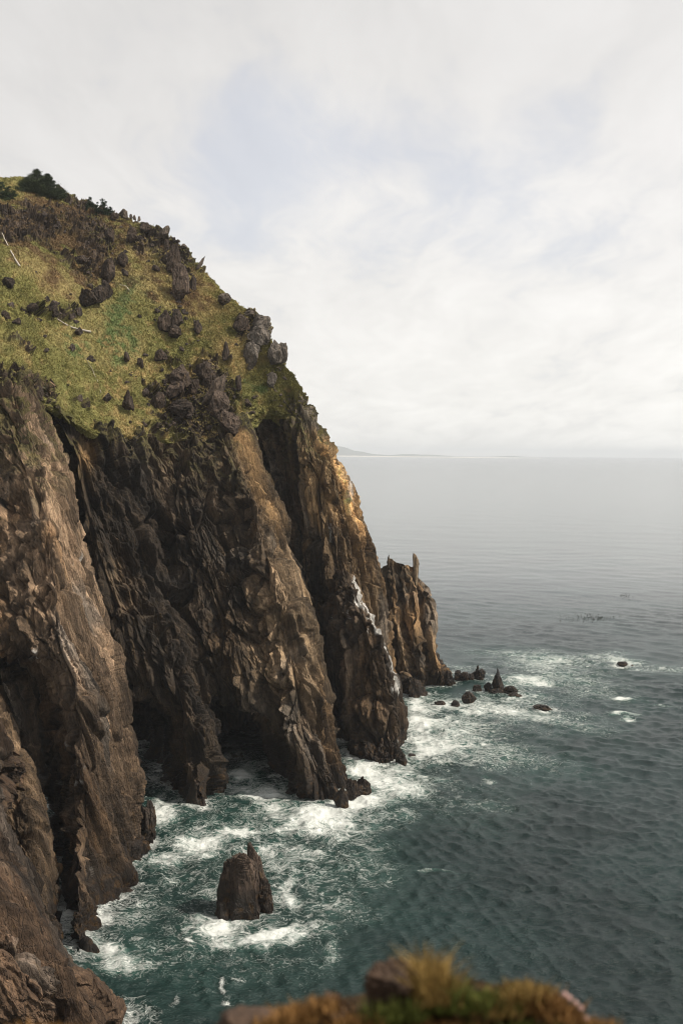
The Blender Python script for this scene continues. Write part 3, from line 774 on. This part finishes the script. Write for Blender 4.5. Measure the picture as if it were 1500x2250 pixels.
# ------------------------------------------------------------------ sea
def sea_material():
    m, k, p = mat('sea_water')
    tc = k.new('ShaderNodeTexCoord').outputs['Object']
    foam = k.attr('foam', 'Fac'); aer = k.attr('aer', 'Fac')
    wrp = k.vm('ADD', tc, k.vm('MULTIPLY', k.vm('SUBTRACT', k.noise(tc, .10, 4, .6, out=1), (.5, .5, .5)), (14, 14, 0)))
    wrp2 = k.vm('ADD', wrp, k.vm('MULTIPLY', k.vm('SUBTRACT', k.noise(tc, .6, 4, .6, out=1), (.5, .5, .5)), (2.2, 2.2, 0)))
    lace = k.ss(k.vor(wrp2, .42, 'DISTANCE_TO_EDGE'), 0, .28, 1, 0)
    lace2 = k.ss(k.vor(k.map(wrp2, (1, 1.5, 1)), 1.15, 'DISTANCE_TO_EDGE'), 0, .3, 1, 0)
    strk = k.noise(k.map(wrp, (.5, 1.3, 1), (0, 0, .35)), .5, 8, .68, 1.2)
    fine = k.noise(wrp2, 1.5, 8, .72)
    fn = k.noise(k.map(wrp2, (.8, 1.3, 1), (0, 0, .3)), .42, 7, .62, 1.6)
    fil = k.ss(k.math('ABSOLUTE', k.math('SUBTRACT', fn, .5)), 0, .045, 1, 0)
    pat = k.math('ADD', k.math('MULTIPLY', fil, .34), k.math('MULTIPLY', lace, .14)); pat = k.math('ADD', pat, k.math('MULTIPLY', lace2, .12))
    pat = k.math('ADD', pat, k.math('MULTIPLY', k.lin(strk, .28, .72), .5))
    pat = k.math('ADD', pat, k.math('MULTIPLY', k.lin(fine, .28, .72), .38))     # about 0..1.2, mean .55
    th = k.math('SUBTRACT', 1.07, k.math('MULTIPLY', foam, 1.12))
    fm = k.math('MULTIPLY', k.ss(k.math('SUBTRACT', pat, th), -.16, .50), .96)
    fm = k.math('MULTIPLY', fm, k.ss(foam, .03, .2))
    deep = k.mix(k.ss(k.noise(tc, .02, 3, .5), .35, .65), (.0025, .0115, .0110), (.0055, .0215, .0200))
    body = k.mix(k.math('MULTIPLY', aer, k.lin(strk, .3, .7, .55, 1.15)), deep, (.08, .19, .15))
    body = k.mix(k.math('MULTIPLY', k.ss(aer, .05, .55), .6), body, k.mix(aer, (.004, .028, .023), (.11, .24, .19)))
    colr = k.mix(fm, body, (.66, .68, .65))
    k.put(p.inputs['Base Color'], colr)
    s0 = k.new('ShaderNodeSeparateXYZ'); k.l.new(tc, s0.inputs[0]); k.put(p.inputs['Roughness'], k.lin(fm, 0, 1, k.ss(s0.outputs[1], 200, 700, .25, .12), .8)); p.inputs['IOR'].default_value = 1.333
    cd_ = k.new('ShaderNodeCameraData') if False else None
    r1 = k.noise(k.map(tc, (1, 1.15, 1), (0, 0, .25)), .55, 7, .68, .4)
    r2 = k.noise(k.map(tc, (1, 1.7, 1), (0, 0, -.15)), 2.2, 5, .6, .3)
    r3 = k.noise(k.map(tc, (1, 2.2, 1), (0, 0, .1)), .055, 5, .6, .3)
    hb = k.math('ADD', k.math('MULTIPLY', r1, 1.0), k.math('MULTIPLY', r2, .65))
    hb = k.math('ADD', hb, k.math('MULTIPLY', r3, .5))
    hb = k.math('ADD', hb, k.math('MULTIPLY', fm, .35))
    sy = k.new('ShaderNodeSeparateXYZ'); k.l.new(tc, sy.inputs[0])
    bn = k.bump(hb, .5, .4); [n for n in k.n if n.bl_idname == 'ShaderNodeBump'][-1]
    k.put(bn.node.inputs['Strength'], k.ss(sy.outputs[1], 150, 600, .9, .07))
    k.l.new(bn, p.inputs['Normal'])
    return m
M_sea = sea_material()
# foam: places on the water where surf breaks (photo pixel of the water point, half sizes in px, strength)
FOAM = [(500,1960,230,150,.30),(760,1900,120,80,.30),(1000,1750,150,50,.18),(560,1800,120,60,.34),(330,2080,120,50,.26),(1250,1500,120,60,.22),(720,1795,95,42,.85),(640,1812,60,40,.62),(760,1760,70,30,.75),(690,1835,60,20,.7),(800,1800,110,22,.45),(880,1790,50,18,.35),
 (395,1780,55,40,.62),(440,1860,85,40,.62),(520,1832,60,20,.72),(350,1770,30,30,.7),(585,1735,80,24,.55),(530,1700,60,22,.6),(600,1765,60,20,.5),
 (850,1715,90,30,.62),(810,1690,60,18,.8),(900,1700,60,25,.5),(935,1650,80,28,.72),(920,1590,45,40,.72),(1000,1640,120,34,.46),(1010,1590,150,40,.50),(960,1545,80,18,.75),(915,1560,40,20,.75),(985,1672,30,8,.6),
 (1060,1560,120,24,.56),(1110,1545,80,18,.52),(1130,1500,90,20,.5),(1020,1480,70,16,.55),(1200,1450,160,26,.30),(1330,1445,60,15,.66),(1440,1470,90,14,.34),(1190,1575,70,18,.5),(1280,1590,70,30,.25),
 (1360,1538,22,3,.8),(1350,1572,26,4,.85),(1384,1584,14,4,.8),(1500,1552,60,3,.4),
 (445,2015,55,34,.78),(555,2035,70,18,.85),(628,1960,34,46,.75),(600,1900,40,40,.5),(500,2050,80,26,.5),(660,1890,90,40,.42),(700,2000,110,60,.28),(600,2060,90,25,.42),
 (215,2085,35,30,.55),(240,2120,90,26,.42),(195,2060,14,26,.7),(345,1890,60,22,.62),(330,1930,40,16,.42),(300,2000,40,50,.3),(420,1930,110,40,.32),
 (405,2064,14,5,.85),(498,2172,7,20,.62),(485,2206,12,6,.6),(270,2170,8,14,.5),(375,2200,12,16,.45),(690,2100,20,12,.45),(510,2240,16,10,.6),(940,1930,30,6,.3),(1045,1712,20,8,.4),(740,1960,60,60,.3),(1080,1660,140,40,.3)]
def sea():
    dep = np.concatenate([np.linspace(85, 36, 30)[:-1], np.linspace(36, 3.2, 980)[:-1], np.geomspace(3.2, .155, 90)])
    az = np.concatenate([np.linspace(-80, -23, 60)[:-1], np.linspace(-23, 23, 980), np.linspace(23, 80, 60)[1:]])
    r = H / np.tan(np.radians(dep)); A = np.radians(az)
    yy = np.minimum(r, 25500.)
    Rr, AA = np.meshgrid(yy, A, indexing='ij')
    X = Rr * np.tan(AA * .999) ; Y = Rr + 0 * AA
    big = np.abs(X) > 40000; X = np.clip(X, -40000, 40000)
    sp = np.gradient(Y, axis=0); sp = np.maximum(np.abs(sp), np.abs(np.gradient(X, axis=1)))
    rng = np.random.default_rng(3)
    Z = np.zeros_like(X); DX = np.zeros_like(X); DY = np.zeros_like(X)
    for i in range(74):
        lam = float(np.exp(rng.uniform(math.log(1.0), math.log(26)))) if i > 4 else rng.uniform(45, 90)
        k = 2 * np.pi / lam
        th = R(250) + rng.normal(0, .6 if lam < 9 else 1.1)
        amp = .0105 * lam ** .6 * (1.25 if lam < 4.5 else (.6 if lam < 12 else .22)) 
        wgt = sstep(lam / (sp * 1.0), 2.5, 7.0)
        ph = k * (X * math.cos(th) + Y * math.sin(th)) + rng.uniform(0, 6.28) + .8 * np.sin(X * .021 * (1 + i % 3) + i) + .8 * np.sin(Y * .017 * (1 + i % 4) + 2 * i)
        Z += wgt * amp * np.sin(ph); c = wgt * amp * np.cos(ph) * .8
        DX += c * math.cos(th); DY += c * math.sin(th)
    shape = X.shape; P = np.stack([X, Y], -1).reshape(-1, 2)
    a_ = R(-12); ua = (P[:, 0] * math.cos(a_) + P[:, 1] * math.sin(a_)); ub = (-P[:, 0] * math.sin(a_) + P[:, 1] * math.cos(a_)); near = P[:, 1] < 1500
    chop = np.zeros(len(P)); q0 = np.stack([ua, ub, 0 * ua], 1)[near]
    w0 = np.stack([vnoise(q0 * .25, 301), vnoise(q0 * .25, 302), 0 * q0[:, 0]], 1) * 1.5
    spn = sp.ravel()[near]; patch = .8 + .9 * fbm(q0 * .02, 4, 305)
    for (la, lb, am, sd_) in ((9.5, 4.2, .20, 311), (4.6, 1.9, .15, 312), (2.2, .95, .10, 313), (1.1, .55, .055, 314)):
        n_ = 1 - 2 * np.abs(vnoise((q0 + w0) / np.array([la, lb, 1]), sd_))
        chop[near] += am * n_ * sstep(lb / spn, 1.2, 3.5) * patch
    Z += chop.reshape(shape)
    # distance to the shore
    sh = np.concatenate(SHORE); gx = np.arange(-130, 200, 1.5); gy = np.arange(90, 420, 1.5); GX, GY = np.meshgrid(gx, gy, indexing='ij')
    g = np.stack([GX.ravel(), GY.ravel()], 1).astype(np.float32); dm = np.full(len(g), 1e9, np.float32); sh = sh.astype(np.float32)
    for s0 in range(0, len(sh), 100):
        s_ = sh[s0:s0 + 100]
        dd = (g[:, None, 0] - s_[None, :, 0]) ** 2 + (g[:, None, 1] - s_[None, :, 1]) ** 2
        dm = np.minimum(dm, dd.min(1))
    dm = np.sqrt(dm).reshape(GX.shape)
    fx = np.clip((P[:, 0] - gx[0]) / 1.5, 0, len(gx) - 1.001); fy = np.clip((P[:, 1] - gy[0]) / 1.5, 0, len(gy) - 1.001)
    ix = fx.astype(int); iy = fy.astype(int); a = fx - ix; b = fy - iy
    dist = dm[ix, iy] * (1 - a) * (1 - b) + dm[ix + 1, iy] * a * (1 - b) + dm[ix, iy + 1] * (1 - a) * b + dm[ix + 1, iy + 1] * a * b
    dist = np.where((P[:, 0] < gx[0]) | (P[:, 0] > gx[-1]) | (P[:, 1] < gy[0]) | (P[:, 1] > gy[-1]), 99, dist)
    P3 = np.concatenate([P, np.zeros((len(P), 1))], 1)
    wn = np.stack([fbm(P3 * .07, 3, 201), fbm(P3 * .07, 3, 202)], 1) * 6.5 + np.stack([fbm(P3 * .25, 2, 203), fbm(P3 * .25, 2, 204)], 1) * 1.6
    PW = P + wn
    foam = .68 * np.exp(-dist / 2.8) * (.75 + .5 * fbm(P3 * .12, 3, 205)); aer = .15 * np.exp(-dist / 9)
    left_calm = 0
    for (u, v, ru, rv, s) in FOAM:
        c = wp(u, v); rx = ru * c[1] / F; ry = abs(wp(u, v - rv)[1] - wp(u, v + rv)[1]) / 2
        d2 = ((PW[:, 0] - c[0]) / rx) ** 2 + ((PW[:, 1] - c[1]) / ry) ** 2
        foam = np.maximum(foam, s * np.exp(-d2 * .9)) + .12 * s * np.exp(-d2 * .9) * (foam > .1)
        aer = np.maximum(aer, min(1, s * 1.1) * np.exp(-d2 * .85) * (1 if ru > 12 else .2))
    pt = fbm(P3 * .045, 4, 211) + .6 * fbm(P3 * .2, 3, 212)
    foam = np.clip(foam * (1 + .75 * pt), 0, .92); aer = np.clip(aer * (.8 + .8 * pt), 0, 1)
    # slow turbulence heaves the surf zone
    surf = fbm(P3 * .12, 4, 220, ridged=True) * .9
    Zr = Z.ravel() + surf * np.clip(foam * 1.3 + aer * .6, 0, 1) * .8 + .45 * foam * fbm(P3 * .5, 3, 222)
    V = np.stack([X.ravel() + DX.ravel(), Y.ravel() + DY.ravel(), Zr], 1)
    o = meshobj('sea', V, gridfaces(*shape)[:, ::-1], M_sea, smooth=True, attrs={'foam': foam, 'aer': aer})
    tag(o, kind='structure')
sea()

# ------------------------------------------------------------------ far land
def far_land():
    m, k, p = mat('far_hills'); tc = k.new('ShaderNodeTexCoord').outputs['Object']
    k.put(p.inputs['Base Color'], k.mix(k.noise(tc, .004, 4), (.045, .06, .04), (.09, .10, .06))); p.inputs['Roughness'].default_value = .95
    for nm, (u0, u1, D, hs) in {'hills': (560, 1010, 22500, [(560,34),(640,30),(700,24),(745,19),(775,13),(800,8),(815,4),(850,2),(900,5),(960,3),(1010,0)]),
                               'hills.001': (1060, 1190, 23500, [(1060,0),(1090,1),(1112,2.5),(1130,2),(1150,1),(1190,0)])}.items():
        us = np.linspace(u0, u1, 160); hh = np.interp(us, [a[0] for a in hs], [a[1] for a in hs]) * D / F
        q = np.stack([us * .05, 0 * us, 0 * us], 1); hh = hh * (1 + .22 * fbm(q, 4, 4))
        X = (us - 750) / F * D; rows = []
        for f, dy in ((0, -900), (.25, -600), (.7, -250), (1, 0), (.7, 400), (0, 1000)):
            rows.append(np.stack([X, D + dy + 0 * X, hh * f - 3 + (0 if f else 0)], 1))
        G = np.array(rows); o = meshobj(nm, G.reshape(-1, 3), gridfaces(*G.shape[:2])[:, ::-1], m, smooth=True); tag(o, kind='structure')
    m2, k2, p2 = mat('far_sand'); tc = k2.new('ShaderNodeTexCoord').outputs['Object']
    k2.put(p2.inputs['Base Color'], k2.mix(k2.noise(tc, .002, 3), (.55, .50, .42), (.66, .62, .55))); p2.inputs['Roughness'].default_value = .9
    us = np.linspace(560, 1180, 60); D = 17000; X = (us - 750) / F * D
    G = np.array([np.stack([X, D - 500 + 0 * X, 0 * X - 1], 1), np.stack([X, D + 0 * X, 0 * X + 4 + 3 * np.sin(us * .07)], 1), np.stack([X, D + 900 + 0 * X, 0 * X + 14 * np.clip((1180 - us) / 400, 0, 1)], 1), np.stack([X, D + 1400 + 0 * X, 0 * X - 3], 1)])
    o = meshobj('beach', G.reshape(-1, 3), gridfaces(4, 60)[:, ::-1], m2, smooth=True); tag(o, kind='structure')
far_land()

# ------------------------------------------------------------------ shrubs on the skyline
def tubes(paths, n=7):
    Vs = []; Fs = []; off = 0
    for pts, rad in paths:
        pts = np.array(pts, float); rad = np.array(rad, float); m = len(pts)
        T = np.gradient(pts, axis=0); T /= np.linalg.norm(T, axis=1, keepdims=True) + 1e-9
        up = np.array([0, 0, 1.]) if abs(T[0][2]) < .8 else np.array([1., 0, 0])
        A = np.cross(T, up); A /= np.linalg.norm(A, axis=1, keepdims=True) + 1e-9; B = np.cross(T, A)
        an = np.linspace(0, 2 * np.pi, n, endpoint=False)
        ring = pts[:, None] + rad[:, None, None] * (np.cos(an)[None, :, None] * A[:, None] + np.sin(an)[None, :, None] * B[:, None])
        Vs.append(ring.reshape(-1, 3)); i = np.arange(m * n).reshape(m, n); j = np.roll(i, -1, 1)
        Fs.append(np.stack([i[:-1].ravel(), j[:-1].ravel(), j[1:].ravel(), i[1:].ravel()], 1) + off); off += m * n
    return np.concatenate(Vs), np.concatenate(Fs)
def shrub(name, u, v, wpx, hpx, label, cat, seed, col, spiky=.5, n_br=60, drop=0.0):
    rng = np.random.default_rng(seed); base = hillpoint(u, v); D = base[1] + 2; base = np.array(at(u, v, D)); s = D / F
    W, Hh = wpx * s, hpx * s
    root = bpy.data.objects.new(name, None); COL.objects.link(root); root.location = tuple(base - np.array([0, 0, .8])); tag(root, label, cat)
    paths = []; LV = []; LC = []
    def bm_side(h): return (1 - h) ** .75 * .5 * W + .1
    stems = [(0, 1.0)] if spiky > .8 else [(-.25, .75), (0, 1.0), (.2, .8), (.4, .5)]
    for sx_, hf in stems:
        top = np.array([sx_ * W + rng.normal(0, .03) * W, rng.normal(0, .15) * W, Hh * hf - drop * Hh * max(0, sx_) * 1.5 + .8])
        st = np.array([sx_ * W * .6, 0, -.5]); mid = (st + top) / 2 + rng.normal(0, .05 * W, 3)
        paths.append(([st, mid, top], [.16, .1, .03]))
        for k in range(int(n_br / len(stems))):
            h = rng.uniform(.05, .97); p0 = st * (1 - h) + top * h; a = rng.uniform(0, 6.28); L = bm_side(h) / (1 if spiky > .8 else 1.5) * rng.uniform(.6, 1.15)
            d = np.array([math.cos(a), math.sin(a) * .9, rng.uniform(-.1, .45)]); e = p0 + d * L
            paths.append(([p0, (p0 + e) / 2 + np.array([0, 0, -.05 * L]), e], [.05, .03, .012]))
            m = int(55 * max(.5, L)) 
            f = rng.uniform(.15, 1.02, m) ** .8; c = p0 + (e - p0) * f[:, None] + rng.normal(0, .13 + .06 * L, (m, 3)) * np.array([1, 1, .55])
            dr = d + rng.normal(0, .55, (m, 3)); dr /= np.linalg.norm(dr, axis=1, keepdims=True)
            ln = rng.uniform(.18, .42, m); sd_ = np.cross(dr, rng.normal(size=(m, 3))); sd_ /= np.linalg.norm(sd_, axis=1, keepdims=True)
            LV.append(np.stack([c - sd_ * .07, c + sd_ * .07, c + dr * ln[:, None]], 1).reshape(-1, 3))
            LC.append(np.repeat(np.array(col) * rng.uniform(.5, 1.6, (m, 1)), 3, 0))
    V, Fc = tubes(paths, 5); meshobj('branches', V, Fc, M_wood, root, attrs={'Col': np.tile([.09, .07, .05], (len(V), 1))})
    LV = np.concatenate(LV); meshobj('foliage', LV, np.arange(len(LV)).reshape(-1, 3), M_leaf, root, attrs={'Col': np.concatenate(LC)})
shrub('shrub', 85, 428, 112, 55, 'large dense dark shrubby conifer on the hilltop skyline', 'shrub', 1, (.040, .052, .026), .5, 560, .35)
shrub('shrub', 5, 440, 60, 42, 'dark shrub cut by the left edge of the picture on the hilltop', 'shrub', 2, (.036, .052, .024), .5, 200)
shrub('conifer', 200, 462, 24, 26, 'tiny conifer on the skyline left of the small conifer pair', 'tree', 3, (.034, .048, .028), 1, 60)
shrub('conifer', 226, 474, 46, 38, 'small spreading conifer on the skyline at the start of the stones', 'tree', 4, (.032, .046, .028), .5, 130)
# dead bleached trunks
def log(pts, rad, label):
    P = []
    for (u, v) in pts:
        h = hillpoint(u, v); P.append(h + np.array([0, -.25, .15]))
    P = np.array(P); c = crom(P, np.linspace(0, len(P) - 1, 24)); c += np.cumsum(np.random.default_rng(len(label)).normal(0, .05, c.shape), 0) * np.sin(np.linspace(0, np.pi, 24))[:, None]
    rd = np.linspace(rad, rad * .35, 24)
    V, Fc = tubes([(c, rd)], 8)
    o = meshobj('dead_log', V, Fc, M_wood, attrs={'Col': np.tile([.40, .36, .31], (len(V), 1))}, loc=c[0]); tag(o, label, 'log')
log([(46, 584), (30, 556), (16, 530), (6, 512)], .22, 'thin bleached dead trunk lying near the left edge of the slope')
log([(205, 732), (182, 722), (155, 709), (130, 699)], .27, 'longest bleached log lying on the grass in the middle left')
log([(284, 637), (276, 630), (268, 626)], .14, 'short bleached stick beside the green patch of the slope')
log([(226, 862), (208, 822), (192, 786)], .06, 'very thin grey dead stem lying low on the slope above the cliff brow')

# ------------------------------------------------------------------ kelp
def kelp():
    rng = np.random.default_rng(12); Vs = []; Fs = []; off = 0; B, Fb = ICO[3]
    for k in range(150):
        u = rng.normal(1292, 26); v = rng.normal(1358, 4.5) - (u - 1292) * .03
        if k > 120: u = rng.normal(1372, 9); v = rng.normal(1310, 3)
        p = wp(u, v); s = rng.uniform(.08, .17)
        Vs.append(B * np.array([s * 1.6, s, s * .7]) + p + np.array([0, 0, .15])); Fs.append(Fb + off); off += len(B)
    V = np.concatenate(Vs)
    o = meshobj('kelp', V, np.concatenate(Fs), M_boulder, attrs={'Col': np.tile([.03, .028, .018], (len(V), 1))}); tag(o, 'scattered dark kelp floats on the open water', 'kelp', kind='stuff')
kelp()

# ------------------------------------------------------------------ foreground ledge
def ledge():
    """the brow of the ground the photographer stands on; falls away to the sea"""
    xs = np.linspace(-3.2, 3.2, 200); ss = np.linspace(0, 1, 150)
    def edgev(u): return np.interp(u, [-300, 0, 120, 250, 420, 560, 640, 760, 860, 930, 1000, 1100, 1160, 1230, 1300, 1380, 1500, 1900], [2255, 2255, 2260, 2285, 2300, 2270, 2235, 2205, 2165, 2155, 2170, 2182, 2170, 2195, 2240, 2285, 2330, 2350])
    D = 2.6; us = 750 + xs / D * F
    E = at(us, edgev(us), D)
    rows = []
    for s in ss:
        if s < .5:
            f = 1 - s / .5; r = E + np.array([0, -3.4 * f, .0]) + np.array([0, 0, -.35]) * math.sin(f * math.pi) ; r[:, 2] = r[:, 2] * (1 - f) + (H - 1.62) * f if f > .0 else r[:, 2]
        else:
            f = (s - .5) / .5; r = E + np.array([0, .55 * f ** .5 + 1.2 * f, -70 * f ** 3 - 2.0 * f])
        rows.append(r)
    G = np.array(rows); P = G.reshape(-1, 3)
    n = gnormals(G).reshape(-1, 3); n *= np.sign(n[:, 2:].mean() + 1e-9)
    d = .05 * fbm(P * 3, 4, 6) + .02 * fbm(P * 12, 3, 7)
    C = np.array([.07, .045, .025]) * (1 + .5 * fbm(P * 2.5, 3, 8))[:, None]
    gsel = sstep(fbm(P * 1.8, 3, 9), -.1, .2)[:, None]; C = C * (1 - gsel) + gsel * np.array([.10, .095, .025])
    o = meshobj('ground', P + n * d[:, None], gridfaces(len(ss), len(xs)), M_hill, attrs={'Col': np.clip(C, .005, 1)}); tag(o, kind='structure')
    rng = np.random.default_rng(2)
    # grass tufts on the brow
    tf = [(640,2235,70,.5,'g',260),(700,2215,60,.5,'g',220),(600,2262,60,.5,'g',160),(960,2200,50,1.25,'y',260),(940,2180,26,1.5,'y',160),(1000,2215,60,.9,'v',300),(1060,2215,60,.7,'v',260),(1090,2225,50,.6,'y',160),(1150,2200,60,.75,'y',360),(1190,2215,50,.7,'g',260),(1230,2235,50,.6,'g',220),(1300,2262,70,.5,'g',160),(880,2235,80,.7,'v',260),(780,2255,80,.5,'g',200),(100,2268,110,.35,'g',260),(210,2272,60,.3,'g',120),(830,2270,100,.4,'v',200),(1120,2268,160,.5,'v',400),(1010,2268,120,.5,'g',300)]
    cg = {'g': (.17, .090, .032), 'y': (.20, .130, .042), 'v': (.075, .085, .020)}
    V = []; Cc = []
    for (u, v, wpx, hs, kd, n_) in tf:
        n_ = int(n_ * 2.4)
        uu = rng.normal(u, wpx * .42, n_); DD = rng.uniform(2.25, 2.75, n_); vv = np.maximum(v + 8, edgev(uu) + 4) + rng.normal(0, 5, n_)
        b = at(uu, vv, DD); hh = hs * .072 * rng.uniform(.4, 1.15, n_)
        le = rng.normal(0, .45, n_); tip = b + np.stack([le * hh, rng.normal(0, .3, n_) * hh, hh], 1); md = b * .5 + tip * .5 + np.stack([-le * hh * .15, 0 * hh, hh * .08], 1)
        a = rng.uniform(0, 3.14, n_); sd_ = np.stack([np.cos(a), np.sin(a), 0 * a], 1) * .0028
        V.append(np.stack([b - sd_, b + sd_, md + sd_ * .8, md - sd_ * .8], 1).reshape(-1, 3)); V.append(np.stack([md - sd_ * .8, md + sd_ * .8, tip + sd_ * .15, tip - sd_ * .15], 1).reshape(-1, 3))
        c = np.repeat(np.array(cg[kd]) * rng.uniform(.5, 1.5, (n_, 1)), 4, 0); Cc += [c, c]
    V = np.concatenate(V); o = meshobj('grass', V, np.arange(len(V)).reshape(-1, 4), M_blade, attrs={'Col': np.concatenate(Cc)})
    tag(o, 'long dry and green grass blades on the near ledge', 'grass', kind='stuff')
    D = 2.5; k = D / F
    for (u, v, w_, h_, sd_, lab) in ((858, 2205, 140, 95, 3, 'large blurred brown rock on the near ledge among the grass'), (730, 2240, 90, 60, 4, 'small blurred brown rock left of the large one on the near ledge'), (560, 2285, 200, 60, 8, 'low dark rock under the dry grass at the left of the near ledge'), (1080, 2300, 200, 70, 9, 'low dark rock at the bottom edge below the green grass of the near ledge')):
        p = at(u, v + 20, D); V, Fc, a, b = facet_rock(sd_ + 500, (w_ * k, w_ * k * .9, h_ * k * 1.35), 5, cuts=12, taper=.3, rough=.05)
        o = meshobj('ledge_rock', V + p, Fc, M_near, attrs={'Col': np.array([.046, .026, .015]) * (.7 + .6 * a)[:, None]}, loc=p); tag(o, lab, 'rock')
    # dry stalk with pale flower heads
    root = bpy.data.objects.new('flower_stalk', None); COL.objects.link(root); b0 = at(1300, 2270, 2.4); root.location = tuple(b0); tag(root, 'dry flower stalk with pale pinkish heads at the right of the near ledge', 'plant')
    p = [np.array(at(1300, 2270, 2.4)) - b0, np.array(at(1275, 2215, 2.4)) - b0, np.array(at(1240, 2185, 2.4)) - b0]
    V, Fc = tubes([(crom(np.array(p), np.linspace(0, 2, 12)), np.full(12, .002))], 6); meshobj('stem', V, Fc, M_wood, root, attrs={'Col': np.tile([.2, .13, .07], (len(V), 1))})
    B, Fb = ICO[3]
    for q in (.55, 1.0, 1.35, 1.7, 2.0):
        c = crom(np.array(p), np.array([q]))[0]; meshobj('flower_head', B * .006 * (1 + .25 * vnoise(B * 5, 3))[:, None] + c, Fb, M_wood, root, attrs={'Col': np.tile([.48, .31, .28], (len(B), 1))})
def near_mat():
    m, k, p = mat('near_rock'); tc = k.new('ShaderNodeTexCoord').outputs['Object']; f = k.noise(tc, 12, 6, .7)
    k.put(p.inputs['Base Color'], k.mix(k.ss(f, .35, .65), k.attr('Col'), (.070, .040, .023))); p.inputs['Roughness'].default_value = .9
    k.l.new(k.bump(f, .6, .02), p.inputs['Normal']); return m
M_near = near_mat()
ledge()

# ------------------------------------------------------------------ haze
def haze():
    x, y0, y1, z0, z1 = 41000, -60, 27500, -12, 190
    V = [(-x, y0, z0), (x, y0, z0), (x, y1, z0), (-x, y1, z0), (-x, y0, z1), (x, y0, z1), (x, y1, z1), (-x, y1, z1)]
    Fc = [(0, 3, 2, 1), (4, 5, 6, 7), (0, 1, 5, 4), (1, 2, 6, 5), (2, 3, 7, 6), (3, 0, 4, 7)]
    m = bpy.data.materials.new('haze'); m.use_nodes = True; k = NT(m.node_tree); k.n.clear()
    v = k.new('ShaderNodeVolumePrincipled'); v.inputs['Color'].default_value = (.90, .94, 1, 1); v.inputs['Density'].default_value = 6.5e-5; v.inputs['Anisotropy'].default_value = .2
    o = k.new('ShaderNodeOutputMaterial'); k.l.new(v.outputs[0], o.inputs['Volume'])
    ob = meshobj('haze', V, Fc, m); tag(ob, kind='stuff'); ob['label'] = 'thin pale sea haze fading the far water'; ob['category'] = 'haze'
haze()
